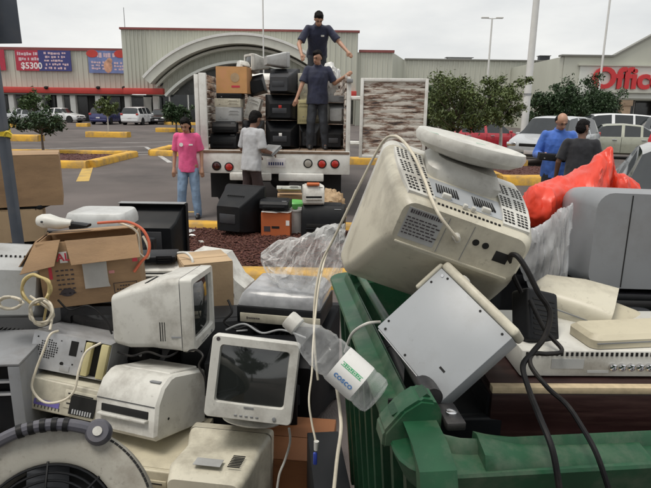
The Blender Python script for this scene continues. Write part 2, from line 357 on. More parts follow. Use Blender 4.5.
# near island between the pile and the truck
mulch_bed(-2.35, 1.9, 5.62, 7.72, .09, 9000, 3)
kerb((-2.5, 5.47), (2.05, 5.47)); kerb((-2.5, 7.87), (2.05, 7.87), .26); kerb((-2.5, 5.64), (-2.5, 7.73)); kerb((2.05, 5.64), (2.05, 7.73))
# islands of the car park, left
p = gr(88, 168); q = gr(90.5, 152)
mulch_bed(p.x-4.4, p.x-.1, p.y+.2, p.y+3.6, .10, 900, 5)
kerb((p.x-4.6, p.y), (p.x, p.y), .32, .2); kerb((p.x, p.y+.18), (p.x+.0, p.y+3.9), .32, .2); kerb((p.x-4.6, p.y+3.9), (p.x-.18, p.y+3.9), .32, .2)
p = gr(151, 155.5)
mulch_bed(p.x+.1, p.x+4.4, p.y+.2, p.y+2.6, .10, 500, 6)
kerb((p.x, p.y), (p.x+4.6, p.y), .32, .2); kerb((p.x, p.y+.18), (p.x, p.y+2.8), .32, .2); kerb((p.x+.18, p.y+2.8), (p.x+4.6, p.y+2.8), .32, .2)
for (x0, x1, y, t) in ((3, 46, 140.5, .30), (88, 133, 136.8, .30), (157, 196, 131.8, .28), (78, 91, 126.5, .28), (165, 200, 124.5, .25), (10, 20, 127, .25)):
    a, b = gr(x0, y), gr(x1, y); kerb((a.x, a.y), (b.x, a.y), .7, t)
# islands, right
a, b = gr(500, 184), gr(552, 184); kerb((a.x, a.y), (b.x, a.y), .45, .22)
mulch_bed(a.x+.1, b.x+2.6, a.y+.25, a.y+3.6, .10, 900, 8)
kerb((b.x+.2, a.y), (b.x+2.6, a.y), .32, .22)
kerb((a.x, a.y+.24), (a.x, a.y+3.7), .32, .22)
a, b = gr(493, 166), gr(524, 166); kerb((a.x, a.y), (b.x, a.y), .4, .22)
kerb((a.x-5, a.y), (a.x-.2, a.y), .4, .22)

# ================================================================== BUILDINGS
def ribwall(bm, x0, x1, z0, z1, Y, pitch=.55, dep=.055, top=None):
    n = max(1, int(round((x1-x0)/pitch))); pw = (x1-x0)/n; pts = []
    for i in range(n):
        a = x0+i*pw; pts += [(a, Y), (a+pw*.62, Y), (a+pw*.70, Y-dep), (a+pw*.92, Y-dep)]
    pts.append((x1, Y))
    tz = top or (lambda x: z1)
    lo = [bm.verts.new((x, y, z0)) for x, y in pts]; hi = [bm.verts.new((x, y, tz(x))) for x, y in pts]
    for i in range(len(pts)-1): bm.faces.new((lo[i], lo[i+1], hi[i+1], hi[i]))
YL, YT = 62., 60.
def X(px, Y): return at(px, 100, Y).x
def Z(px, py, Y): return at(px, py, Y).z
st = thing('department_store', 'long pale ribbed metal store with red band and arched entrance behind car park', 'building', (0, 0, 0))
xl, xa, xb, xc, xd, xe = -60., X(126, YT), X(356, YT), X(392, YT), X(404, YL), X(563, 62)
zl = Z(60, 50.5, YL); zt = Z(240, 31, YT); zr = Z(480, 59.5, YL); zs = Z(375, 52, YT)
zband0, zband1 = Z(100, 94, YL), Z(100, 88.2, YL)
part('wall', m_facade, st, lambda bm: ribwall(bm, xl, xa, zband1, zl, YL))
part('wall', m_facade, st, lambda bm: ribwall(bm, X(149, YT), xb, zband1, zt, YT))
def ch(bm):                                                # chamfered left corner of the tall block
    n = 6; x0, x1 = xa, X(149, YT)
    for i in range(n):
        a, b = i/n, (i+.8)/n
        f = lambda t, o=0.: (x0+(x1-x0)*t, YT+2.0*(1-t)*.0-o)
        for (p0, p1) in ((f(a), f(b)), (f(b), f(b+.03, .1)), (f(b+.03, .1), f((i+1)/n-.03, .1)), (f((i+1)/n-.03, .1), f((i+1)/n))):
            bm.faces.new([bm.verts.new(v) for v in ((p0[0], p0[1], zband1), (p1[0], p1[1], zband1), (p1[0], p1[1], zt), (p0[0], p0[1], zt))])
part('wall', m_facade, st, ch)
pbox('return_wall', m_facade, st, (xa-.05, YT+.02, zband1), (xa, YL+6, zt))
pbox('return_wall', m_facade, st, (xb, YT+.02, 0), (xb+.05, YL+8, zt))
pbox('back_block', m_facade, st, (xa+.1, YT+6.5, 0), (xb-.1, YL+9, zt-.2))
part('wall', m_facade, st, lambda bm: ribwall(bm, xb+.06, xc, 0, zs, YT+.5))
part('wall', m_facade, st, lambda bm: ribwall(bm, xd, xe+14, 0, zr, YL+1.5))
def chw(bm):
    bm.faces.new([bm.verts.new(v) for v in ((xc, YT+.5, 0), (xd, YL+1.5, 0), (xd, YL+1.5, zr), (xc, YT+.5, zs))])
part('wall', m_facade, st, chw)
pbox('coping', m_coping, st, (xl, YL-.18, zl), (xa-.06, YL+.4, zl+.28))
pbox('coping', m_coping, st, (xa-.15, YT-.2, zt), (xb+.2, YT+.4, zt+.20))
pbox('coping', m_coping, st, (xb+.22, YT+.3, zs), (xc+.1, YT+.9, zs+.24))
pbox('coping', m_soffit, st, (xd+.1, YL+1.3, zr), (xe+14, YL+1.9, zr+.14))
pbox('red_band', m_red, st, (xl, YL-1.2, zband0), (xa-.02, YL+.1, zband1), .03)
pbox('red_band', m_red, st, (xa, YT-.6, zband0), (X(165, YT), YT+.1, zband1), .03)
pbox('red_band', m_red, st, (X(339, YT), YT-.6, zband0), (xb, YT+.1, zband1), .03)
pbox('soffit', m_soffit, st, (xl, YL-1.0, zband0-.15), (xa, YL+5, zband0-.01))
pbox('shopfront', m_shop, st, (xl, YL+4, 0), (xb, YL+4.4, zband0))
for px in (-30, 14, 42, 62, 75, 100, 129, 157, 313):
    c = X(px, YL); pbox('column', m_colw, st, (c-.28, YL-.6, 0), (c+.28, YL-.05, zband0-.16), .03)
for px0, px1 in ((133, 141), (143, 152)):
    pbox('entrance_panel', m_colw if px0 == 133 else m_glassb, st, (X(px0, YL), YL+3.5, 0), (X(px1, YL), YL+3.9, zband0-.2))
for i in range(12):
    a = -52+i*3.7; pbox('shop_window', m_glassb, st, (a, YL+3.88, .4), (a+2.6, YL+3.99, 2.9))
for px in (46, 98, 124, 148):
    c = at(px, 87.5, YL-1.3); bm = B(); ell(bm, c, (.22, .2, .16)); cyl(bm, c, c+V(0, .5, .1), .05); obj('floodlight', bm, m_hole, st)
for px, py in ((155.5, 72.5), (160, 83)):
    c = at(px, py, YT-.5); bm = B(); ell(bm, c, (.35, .3, .3)); cyl(bm, c, c+V(0, .6, .1), .06); obj('security_camera', bm, m_dgrey, st)
# arched entrance: a shallow barrel vault standing proud of the wall
acx = X(245, YT); half = X(338, YT)-acx; zsp = Z(245, 80, YT); zpk = Z(245, 37, YT); rise = zpk-zsp
rad = (half*half+rise*rise)/(2*rise); zc = zpk-rad; a0 = math.asin(half/rad)
def arc(r, n=40): return [(acx+r*math.sin(-a0+2*a0*i/n), zc+r*math.cos(-a0+2*a0*i/n)) for i in range(n+1)]
def archband(r0, r1, y0, y1):
    def f(bm):
        o, i_ = arc(r1), arc(r0)
        rings = [[V(o[k][0], y0, o[k][1]), V(o[k][0], y1, o[k][1]), V(i_[k][0], y1, i_[k][1]), V(i_[k][0], y0, i_[k][1])] for k in range(len(o))]
        loft(bm, rings)
    return f
part('arch', m_arch, st, archband(rad-.85, rad, YT-2.4, YT-.01))
part('arch_lip', m_colw, st, archband(rad-.10, rad+.14, YT-2.55, YT-2.41))
part('arch', m_arch, st, archband(rad-1.25, rad-1.02, YT-1.2, YT-.02))
part('arch_inner', m_facadel, st, archband(rad-2.6, rad-2.35, YT-1.6, YT-.03))
def tym(bm):
    a = arc(rad-2.7, 30); bm.faces.new([bm.verts.new((x, YT-.25, z)) for x, z in a])
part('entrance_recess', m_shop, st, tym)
pbox('entrance_glazing', m_glassb, st, (acx-half*.8, YT-.35, .1), (acx+half*.8, YT-.2, zband0))
for k in range(9):
    x = acx-half*.8+half*1.6*k/8; pbox('glazing_bar', m_colw, st, (x-.07, YT-.45, 0), (x+.07, YT-.36, zband0))
# banners hung on the left wing
def banner(x0, x1, y0, y1, cols, name, label):
    t = thing(name, label, 'banner', (X((x0+x1)/2, YL-.3), YL-.3, Z(60, (y0+y1)/2, YL-.3)))
    W_ = X(x1, YL-.3)-X(x0, YL-.3); H_ = Z(60, y0, YL-.3)-Z(60, y1, YL-.3); return t, W_, H_
m_ban_r = mat('banner_red', (.42, .03, .06), .6, var=.1); m_ban_b = mat('banner_blue', (.045, .05, .19), .6, var=.1); m_ban_l = mat('banner_pale_blue', (.16, .21, .42), .6, var=.3, scale=.9)
m_bantxt = mat('banner_lettering', (.62, .45, .50), .6); m_bantxt2 = mat('banner_white', (.78, .74, .74), .6)
t, W_, H_ = banner(20, 74.5, 50.5, 71, None, 'sale_banner', 'red and navy sale banner high on the left wing of the store')
pbox('panel', m_ban_r, t, (-W_/2, -.03, -H_/2), (-W_*.0-.5, .03, H_/2)); pbox('panel', m_ban_b, t, (-.49, -.03, -H_/2), (W_/2, .03, H_/2))
text('lettering', '$5300', .88, m_bantxt2, t, (-W_*.22, -.04, -H_*.27), ext=.005, off=.02, wide=1.0)
def smear(n, x0, x1, z, h, m, par, seed):
    rg = random.Random(seed); bm = B(); x = x0
    while x < x1:
        wd = rg.uniform(.12, .3); hh = h*rg.uniform(.6, 1); box(bm, (x+wd/2, -.035, z+rg.uniform(-.03, .03)), (wd, .01, hh)); x += wd+rg.choice((.05, .06, .2))
    tag(obj('print_line', bm, m, par), kind='stuff')
smear(0, -W_*.46, -W_*.10, H_*.32, .35, m_bantxt, t, 1); smear(0, -W_*.44, -W_*.10, H_*.07, .34, m_bantxt, t, 2)
for k in range(5): smear(0, W_*(.02+.02*(k % 2)), W_*(.42-.04*(k % 3)), H_*(.36-.18*k), .24, m_bantxt, t, 5+k)
t, W_, H_ = banner(91.5, 127.5, 50, 72.5, None, 'pale_blue_banner', 'pale blue banner with two red ovals beside the tall block')
pbox('panel', m_ban_l, t, (-W_/2, -.03, -H_/2), (W_/2, .03, H_/2))
for sx in (-1, 1):
    bm = B(); lathe(bm, [(.01, 0), (.62, 0), (.6, .03), (.01, .03)], 28, Matrix.Translation((sx*W_*.38, -.03, H_*.36)) @ Matrix.Rotation(R(90), 4, 'X') @ Matrix.Diagonal((1, .62, 1, 1))); obj('red_oval', bm, m_red, t)
smear(0, -W_*.25, W_*.25, H_*.3, .5, m_bantxt, t, 21)
for k in range(3): smear(0, -W_*.42, -W_*.1, -H_*(.02+.14*k), .22, m_bantxt, t, 25+k); smear(0, W_*.2, W_*.45, -H_*(.05+.14*k), .22, m_bantxt, t, 35+k)
m_figure = mat('banner_warm_print', (.55, .30, .20), .6, var=.4, scale=2)
bm = B(); ell(bm, (W_*.03, -.03, -H_*.2), (.45, .02, .65)); ell(bm, (W_*.08, -.03, H_*.05), (.3, .02, .3)); obj('warm_print', bm, m_figure, t)
t, W_, H_ = banner(-16, 9.5, 50.5, 71, None, 'red_banner', 'red banner partly hidden behind the dark grey sign post'); pbox('panel', m_ban_r, t, (-W_/2, -.03, -H_/2), (W_/2, .03, H_/2))

# office supply shop, right
YO = 50.
sh = thing('office_shop', 'pale gabled shop with big red lettering at far right of car park', 'building')
xo, xg = X(560, YO), X(608, YO); zo = Z(585, 56.5, YO); xend = 45.; zb = Z(640, 100, YO)
slope = (Z(651, 31, YO)-zo)/(X(651, YO)-xg)
top = lambda x: zo if x <= xg else min(zo+(x-xg)*slope, zo+(33.5-xg)*slope-(x-33.5)*slope*(x > 33.5))
def front(bm):
    xs = [xo, xg, 33.5, xend]
    pr = [(x, zb) for x in xs] + [(x, top(x)) for x in reversed(xs)]
    prism(bm, pr, YO, YO+.5)
part('front_wall', m_facade, sh, front, 20)
pbox('sign_panel', m_facadel, sh, (X(576, YO), YO-.16, Z(600, 98, YO)), (xend, YO-.002, Z(600, 66, YO)))
pbox('sign_ledge', m_facade, sh, (X(574, YO), YO-.32, Z(600, 66, YO)), (xend, YO-.01, Z(600, 64.6, YO)))
pbox('canopy_ledge', m_facade, sh, (X(589, YO), YO-.5, Z(600, 92.5, YO)), (xend, YO-.17, Z(600, 91.2, YO)))
pbox('side_wall', m_facade, sh, (xo-.12, YO+.05, 0), (xo-.02, YO+14, zo-.02))
def cop(bm):
    xs = [xo-.3, xg, 33.5, xend]; loft(bm, [[V(x, YO-.2, top(x)), V(x, YO+.6, top(x)), V(x, YO+.6, top(x)+.14), V(x, YO-.2, top(x)+.14)] for x in xs])
part('coping', m_soffit, sh, cop)
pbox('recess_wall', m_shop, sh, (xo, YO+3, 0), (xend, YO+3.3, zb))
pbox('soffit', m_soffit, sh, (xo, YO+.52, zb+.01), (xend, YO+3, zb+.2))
m_brick = mat('brick_wall', (.20, .09, .06), .85, var=.25, scale=3)
pbox('brick_wall', m_brick, sh, (X(596, YO), YO+2.6, 0), (X(620, YO), YO+2.9, zb-.01))
for px in (627, 690):
    c = X(px, YO); pbox('column', m_colt, sh, (c-.42, YO+.0, 0), (c+.42, YO+.49, zb-.01), .03); pbox('column_cap', m_colt, sh, (c-.52, YO-.1, zb-.5), (c+.52, YO-.02, zb-.02), .03)
for i in range(6):
    a = X(634, YO)+i*1.7; pbox('shop_window', m_glassb, sh, (a, YO+2.85, .2), (a+1.5, YO+2.98, 2.6)); pbox('window_frame', m_colw, sh, (a+1.52, YO+2.8, .1), (a+1.62, YO+2.98, 2.8))
pbox('window_poster', m_colw, sh, (X(640, YO), YO+2.7, 1.5), (X(647, YO), YO+2.78, 2.8))
lt = text('lettering', 'Office', 2.35, m_red, sh, (X(623.5, YO), YO-.3, Z(623, 79.5, YO)), ext=.10, off=.075, wide=1.05)
MATS['sign_red'] = None; MATS.pop('sign_red')
m_sign = mat('red_sign_letters', (.56, .03, .035), .4, var=.05); lt.data.materials[0] = m_sign

# ================================================================== POLES
def pole(name, label, base, h, r0, r1, m, arms=None):
    t = thing(name, label, 'pole', base); part('shaft', m, t, lambda bm: cyl(bm, (0, 0, 0), (0, 0, h), r0, r1, 14)); return t
p = gr(521.5, 158); t = pole('light_pole', 'thick white light pole rising out of frame on yellow base beside red car', (p.x, p.y, 0), 12, .135, .095, m_pole)
part('concrete_base', m_kerb, t, lambda bm: lathe(bm, [(.30, 0), (.30, .62), (.26, .68), (.16, .68)], 20))
part('steel_band', m_grey, t, lambda bm: lathe(bm, [(.130, 2.3), (.134, 2.3), (.134, 2.38), (.130, 2.38)], 20))
c = at(489, 60, 58); t = thing('twin_arm_light_pole', 'slim light pole with two short lamp arms above the trees', 'pole', (c.x, c.y, 0))
hz = at(489, 18, 58).z
part('shaft', m_pole, t, lambda bm: cyl(bm, (0, 0, 0), (0, 0, hz), .12, .08, 10))
for s in (-1, 1):
    part('lamp_arm', m_pole, t, lambda bm: (cyl(bm, (0, 0, hz-.05), (s*.5, 0, hz), .045), b2(bm, (s*.35 if s > 0 else -1.05, -.18, hz-.03), (1.05 if s > 0 else -.35, .18, hz+.10), .04)))
c = at(577, 80, 53); pole('thin_pole', 'very thin pale pole running off the top beside the red lettering', (c.x, 48.5, 0), 22, .09, .07, m_pole)
c = at(264, 100, 45); pole('thin_pole', 'thin pale pole rising behind the loaded truck and out of frame', (c.x, 45, 0), 16, .055, .05, m_pole)
c = at(124.5, 30, YT); t = thing('roof_mast', 'hair thin mast on the corner of the tall store block', 'mast', (c.x, YT+.15, zt+.2)); part('rod', m_grey, t, lambda bm: cyl(bm, (0, 0, 0), (0, 0, 1.9), .035, .03, 8))
for px, py, Y, sx, sz, lb in ((544, 55, 63.5, .55, .55, 'small dark vent unit on the shop roof edge'), (459, 58.5, 63.5, 1.3, .25, 'low pale vent box on the flat store roof')):
    c = at(px, py, Y+1); t = thing('roof_vent', lb, 'vent', (c.x, c.y, zr-.1)); part('housing', m_dgrey if sx < 1 else m_ltgrey, t, lambda bm: box(bm, (0, 0, .1+sz/2), (sx*2, .8, sz+.2), .06)); part('hood', m_grey, t, lambda bm: box(bm, (0, 0, .22+sz), (sx*2.3, 1, .08), .03))

# dark sign seen from behind, left edge
p = at(21.5, 250, 3.9); sg = thing('parking_sign', 'back of a dark grey sign on a slim post at left edge', 'sign', (p.x, p.y, 0), (0, -1.2, 0))
part('post', m_gpole, sg, lambda bm: box(bm, (0, 0, 1.8), (.062, .062, 3.6), .012))
pz = at(10, 43, 3.9)
part('sign_plate', m_gpole, sg, lambda bm: box(bm, (-.10, .05, pz.z+.36), (.56, .012, .72), .004))
def bolts(bm):
    for z in (pz.z+.15, pz.z+.55): cyl(bm, (0, -.036, z), (0, -.030, z), .012, .012, 10)
part('bolts', m_grey, sg, bolts)
def tape(bm):
    zt_ = at(14, 136, 3.9).z
    for k in range(3): lathe(bm, [(.047, -.012), (.050, 0), (.048, .014)], 14, Matrix.Translation((0, 0, zt_+.014*k)) @ Matrix.Rotation(.25*(k-1), 4, 'X'), False)
    tube(bm, [(-.045, -.02, zt_+.01), (-.25, -.05, zt_+.0), (-.6, 0, zt_+.05)], .012, 6)
    tube(bm, [(.03, -.045, zt_), (.06, -.06, zt_+.03), (.085, -.05, zt_+.01)], .008, 6)
tp = part('warning_tape', m_tape, sg, tape)

# ================================================================== TREES
def tree(label, base, h, tr_h, crx, crz, n, ml, seed, tr=.09, lean=(0, 0), mb=None, leaf=.13, name='leafy_tree', clumps=46, group=None):
    rg = random.Random(seed); t = thing(name, label, 'tree', base, (0, 0, 0), group); bm = B()
    topc = V(lean[0], lean[1], tr_h)
    tube(bm, [(0, 0, -.02), (rg.uniform(-.05, .05), 0, tr_h*.5), topc, topc+V(rg.uniform(-.2, .2), 0, crz)], lambda u: tr*(1-.75*u), 8)
    cen = V(lean[0], lean[1], tr_h+crz*.85); cl = []
    for i in range(clumps):
        while True:
            d = V(rg.uniform(-1, 1), rg.uniform(-1, 1), rg.uniform(-1, 1))
            if .25 < d.length < 1: break
        k = 1+.28*math.sin(3*math.atan2(d.y, d.x)+seed)+.15*rg.uniform(-1, 1)
        k2 = rg.choice((1, 1, 1.0, 1.28)); cl.append((cen+V(d.x*crx*k, d.y*crx*.9*k, d.z*crz*(k*k2 if d.z > 0 else .85)), rg.uniform(.12, .27)*crx))
    for c_, r_ in cl[::3]:
        b0 = topc+V(0, 0, rg.uniform(-.1, crz*.6)); mid = (b0+c_)/2+V(0, 0, -.08*crz); tube(bm, [b0, mid, c_], lambda u: tr*.38*(1-.85*u), 6, 4)
    obj('trunk', bm, mb or m_bark, t)
    vs_, fs = [], []
    for i in range(n):
        c_, r_ = cl[rg.randrange(len(cl))]
        p = c_+V(rg.gauss(0, .52), rg.gauss(0, .52), rg.gauss(0, .42))*r_
        l = leaf*rg.uniform(.6, 1.3); w_ = l*rg.uniform(.32, .5)
        M = Euler((rg.uniform(-1.1, 1.1), rg.uniform(-1.1, 1.1), rg.uniform(0, 6.3))).to_matrix(); b0 = len(vs_)
        for q in ((-l, 0, 0), (-l*.1, -w_, .12*l), (l, 0, -.1*l), (-l*.1, w_, .12*l)): vs_.append(p+M @ Vector(q))
        fs.append((b0, b0+1, b0+2)); fs.append((b0, b0+2, b0+3))
    me = bpy.data.meshes.new('crown'); me.from_pydata(vs_, [], fs); me.materials.append(ml); o = bpy.data.objects.new('crown', me); COL.objects.link(o); o.parent = t
    return t
def tpx(px, py_base): q = gr(px, py_base); return (q.x, q.y, 0)
q = gr(44, 157); tree('small dark tree on low trunk beside the yellow island at left', (q.x, q.y, .1), 3, .75, .80, .36, 3000, m_leaf3, 11, .05, leaf=.07, mb=m_bark)
q = gr(109, 136); tree('young olive green tree with white trunk before the blue car', (q.x, q.y, 0), 3, 1.15, .62, .52, 1900, m_leaf2, 12, .06, leaf=.10, mb=m_barkw)
q = gr(177, 133); tree('round dark tree behind the woman in pink', (q.x, q.y, 0), 3, .70, .95, .70, 3000, m_leaf3, 13, .08, leaf=.12)
q = gr(35, 127); tree('bushy tree before the shopfront at far left', (q.x, q.y, 0), 3, 1.2, 1.1, .75, 1600, m_leaf, 14, .08, leaf=.13)
q = gr(455, 170); tree('tall loose leafed tree just right of the peeling gate', (q.x, q.y, 0), 3.4, 1.12, 1.05, .86, 9000, m_leaf2, 21, .06, leaf=.056, clumps=80)
q = gr(497, 168); tree('slim limewashed tree in front of the red car', (q.x, q.y, .1), 3.4, 1.25, .78, .76, 6000, m_leaf2, 22, .075, leaf=.056, clumps=60, mb=m_barkw)
q = gr(548, 152); tree('dense dark tree between white pole and blue shirt man', (q.x, q.y, 0), 4, 1.0, 1.15, .86, 9000, m_leaf3, 23, .1, leaf=.075, clumps=90)
q = gr(585, 146); tree('broad dark green tree below the red shop lettering', (q.x, q.y, 0), 4, 1.15, 1.50, 1.02, 12000, m_leaf3, 24, .12, leaf=.085, clumps=110)
q = gr(425, 150); tree('bushy green tree half hidden by the peeling gate', (q.x, q.y, 0), 3.4, 1.0, 1.0, .86, 6500, m_leaf, 25, .09, leaf=.075, clumps=70)

# ================================================================== CARS
PROF = {
 'sedan': [(0, .36, .58, .60, .80), (.015, .26, .64, .66, .90), (.06, .22, .70, .74, .96), (.18, .20, .80, .84, 1), (.27, .20, .87, .91, 1), (.285, .20, .88, .93, 1), (.33, .20, .89, 1.08, 1), (.40, .2, .90, 1.36, 1), (.43, .2, .90, 1.40, 1), (.55, .2, .91, 1.43, 1), (.56, .2, .91, 1.43, 1), (.575, .2, .91, 1.43, 1), (.70, .2, .92, 1.38, 1), (.72, .2, .92, 1.36, 1), (.80, .2, .93, 1.14, 1), (.86, .2, .94, .98, 1), (.95, .22, .92, .96, .97), (.985, .28, .80, .84, .93), (1, .36, .68, .70, .84)],
 'wagon': [(0, .36, .62, .64, .82), (.015, .26, .70, .73, .91), (.06, .22, .78, .82, .96), (.15, .22, .88, .92, 1), (.21, .22, .94, .98, 1), (.225, .22, .95, 1.0, 1), (.27, .22, .96, 1.2, 1), (.34, .22, .97, 1.52, 1), (.37, .22, .97, 1.56, 1), (.50, .22, .98, 1.6, 1), (.51, .22, .98, 1.6, 1), (.53, .22, .98, 1.6, 1), (.70, .22, .98, 1.58, 1), (.72, .22, .98, 1.58, 1), (.90, .22, .99, 1.52, .99), (.92, .22, .99, 1.50, .98), (.965, .24, .98, 1.2, .96), (.985, .28, .92, .98, .94), (1, .36, .70, .72, .86)],
}
def car(name, label, cat, loc, rz, Lc, Wc, Hs, paint, kind='sedan', group=None):
    t = thing(name, label, cat, (loc[0], loc[1], 0), (0, 0, rz), group); P = PROF[kind]; n = len(P)
    def ring(s):
        u, zl_, zbl, zr_, ws = s; w_ = Wc/2*ws; tall = zr_-zbl; wr = w_*(.98-.24*min(1, tall/.42)); y = -Lc/2+Lc*u
        zl_, zbl, zr_ = zl_*Hs, zbl*Hs, zr_*Hs; k = min(.06, (zr_-zbl)*.4)
        h_ = [(w_*.80, zl_), (w_*.97, zl_+.07), (w_*1.0, zl_+(zbl-zl_)*.55), (w_*.975, zbl-.02), (w_*.955, zbl), (wr, zr_-k), (wr*.86, zr_-k*.25), (wr*.4, zr_)]
        return [V(x, y, z) for x, z in h_] + [V(-x, y, z) for x, z in reversed(h_)]
    rg_ = [ring(s) for s in P]; nn = 16
    body, glass = B(), B(); vb = [[body.verts.new(p) for p in r_] for r_ in rg_]; vg = [[glass.verts.new(p) for p in r_] for r_ in rg_]
    def isglass(i, j):
        u0, u1 = P[i][0], P[i+1][0]
        side = j in (4, 10)
        topf = j in (5, 6, 7, 8, 9)
        if kind == 'sedan':
            if side: return (.33 <= u0 and u1 <= .80) and not (.55 <= u0 < .575) and not (u0 == .70)
            if topf: return (.285 <= u0 and u1 <= .40) or (.72 <= u0 and u1 <= .86)
        else:
            if side: return (.27 <= u0 and u1 <= .90) and not (.50 <= u0 < .53) and not (u0 == .70)
            if topf: return (.225 <= u0 and u1 <= .34) or (.92 <= u0 and u1 <= .985)
        return False
    for i in range(n-1):
        for j in range(nn):
            k = (j+1) % nn; src = (glass, vg) if isglass(i, j) else (body, vb)
            src[0].faces.new((src[1][i][j], src[1][i][k], src[1][i+1][k], src[1][i+1][j]))
    body.faces.new(list(reversed(vb[0]))); body.faces.new(vb[-1])
    for bb in (body, glass): bmesh.ops.delete(bb, geom=[v for v in bb.verts if not v.link_faces], context='VERTS')
    obj('body', body, paint, t, 40); obj('windows', glass, m_cglass, t, 40)
    rw = .31*max(1, Hs*1.0)
    for yy in (-Lc*.315, Lc*.29):
        for s in (-1, 1):
            wx = s*(Wc/2-.10); wh = part('wheel', m_tyre, t, lambda bm: lathe(bm, [(rw*.62, -.1), (rw*.95, -.1), (rw, -.07), (rw, .07), (rw*.95, .11), (rw*.62, .11)], 24, Matrix.Translation((wx, yy, rw)) @ Matrix.Rotation(R(90*s), 4, 'Y')))
            part('rim', m_rim, wh, lambda bm: lathe(bm, [(.02, .07), (rw*.2, .085), (rw*.4, .06), (rw*.6, .105), (rw*.63, .09)], 20, Matrix.Translation((wx, yy, rw)) @ Matrix.Rotation(R(90*s), 4, 'Y')))
            part('wheel_arch', m_hole, t, lambda bm: lathe(bm, [(.02, 0), (rw*1.16, 0), (rw*1.16, .006), (.02, .006)], 28, Matrix.Translation((s*(Wc/2-.004), yy, rw+.02)) @ Matrix.Rotation(R(90*s), 4, 'Y')))
    for sx in (-1, 1):
        for u in ((.31, .555, .77) if kind == 'sedan' else (.25, .515, .71)):
            i_ = max(i for i in range(n) if P[i][0] <= u); f_ = (u-P[i_][0])/(P[i_+1][0]-P[i_][0]); rr_ = [rg_[i_][j].lerp(rg_[i_+1][j], f_) for j in (1, 2, 3)]
            part('door_seam', m_hole, t, lambda bm: loft(bm, [[V(sx*(p.x+.001), p.y-.006, p.z), V(sx*(p.x+.004), p.y-.004, p.z), V(sx*(p.x+.004), p.y+.004, p.z), V(sx*(p.x+.001), p.y+.006, p.z)] for p in rr_]))
        for u in ((.50, .73) if kind == 'sedan' else (.47, .67)): part('door_handle', m_chrome if kind == 'sedan' else m_dgrey, t, lambda bm: box(bm, (sx*(Wc/2+.004), -Lc/2+Lc*u, .80*Hs), (.03, .16, .03), .01))
    zf = P[2][2]*Hs
    for s in (-1, 1):
        part('headlight', m_chrome, t, lambda bm: box(bm, (s*Wc*.36, -Lc/2+.045, zf-.10), (Wc*.19, .10, .14), .035, 3))
        part('tail_light', m_redlamp, t, lambda bm: box(bm, (s*Wc*.40, Lc/2-.04, .78*Hs if kind == 'sedan' else .95*Hs), (Wc*.12, .10, .16), .03, 3))
        part('mirror', paint, t, lambda bm: box(bm, (s*(Wc/2+.07), -Lc*.175 if kind == 'sedan' else -Lc*.225, .97*Hs), (.16, .08, .11), .03, 3))
    part('grille', m_hole, t, lambda bm: box(bm, (0, -Lc/2+.02, zf-.11), (Wc*.42, .05, .10), .015)); part('bumper', m_dgrey, t, lambda bm: box(bm, (0, -Lc/2+.03, .38*Hs), (Wc*.82, .10, .14), .04, 3))
    part('licence_plate', m_plate, t, lambda bm: box(bm, (0, -Lc/2-.025, .45*Hs), (.34, .012, .12), .003)); part('licence_plate', m_plate, t, lambda bm: box(bm, (0, Lc/2+.008, .62*Hs), (.34, .012, .12), .003)); part('bumper', paint, t, lambda bm: box(bm, (0, Lc/2-.04, .42*Hs), (Wc*.84, .10, .2), .05, 3))
    return t
cp = lambda nm, c, v=.03: mat(nm, c, .28, var=v, scale=2, coat=.7, dirt=(.25, .22, .2), damt=.12)
m_pred, m_psil, m_pwh, m_pblue, m_pblk, m_pgry = cp('red_car_paint', (.42, .018, .035)), cp('silver_car_paint', (.42, .44, .46)), cp('white_car_paint', (.72, .73, .74)), cp('navy_car_paint', (.03, .035, .14)), cp('black_car_paint', (.015, .017, .02)), cp('grey_car_paint', (.30, .31, .31))
q = gr(99, 124.6); car('parked_car', 'dark blue car seen from behind, left of the silver one by the store', 'car', (q.x, q.y+2), 180, 4.3, 1.75, 1.0, m_pblue, 'wagon', 'cars parked by the store')
q = gr(132, 125.2); car('parked_car', 'silver white hatchback seen from behind in front of the store entrance', 'car', (q.x, q.y+2), 176, 4.3, 1.8, 1.02, m_pwh, 'wagon', 'cars parked by the store')
q = gr(155, 124.6); car('parked_car', 'black car facing the camera right of the silver hatchback', 'car', (q.x, q.y+2.2), 4, 4.4, 1.75, 1.0, m_pblk, 'sedan', 'cars parked by the store')
q = gr(14, 126); car('parked_car', 'pale silver car at far left behind the sign post', 'car', (q.x, q.y+3), 70, 4.4, 1.75, 1.0, m_psil, 'sedan', 'cars parked by the store')
q = gr(48, 123); car('parked_car', 'white car half hidden behind the small dark tree', 'car', (q.x, q.y+3), 80, 4.4, 1.75, 1.0, m_pwh, 'sedan', 'cars parked by the store')
q = gr(489, 154); car('red_car', 'bright red sedan parked side on behind the trees', 'car', (q.x, q.y+.9), 97, 4.3, 1.7, .93, m_pred, 'sedan', 'cars on the right')
q = gr(533, 168); car('silver_wagon', 'silver estate car with dark grille behind the two men', 'car', (q.x+1.5, q.y+2.2), -42, 4.4, 1.76, 1.0, m_psil, 'wagon', 'cars on the right')
q = at(606, 120, 27); car('white_wagon', 'white estate car parked below the red lettering', 'car', (q.x, 27), -97, 4.6, 1.8, 1.06, m_pwh, 'wagon', 'cars on the right')
q = at(655, 128, 24); car('white_wagon', 'white car at far right edge beyond the red shirt', 'car', (q.x+1.6, 25.5), -80, 4.6, 1.8, 1.03, m_pwh, 'wagon', 'cars on the right')
q = at(616, 127, 22); car('grey_sedan', 'olive grey car roof between the white and the silver estates', 'car', (q.x+.1, 22.4), -110, 4.3, 1.7, .93, mat('olive_car_paint', (.30, .31, .25), .3, coat=.6), 'sedan', 'cars on the right')
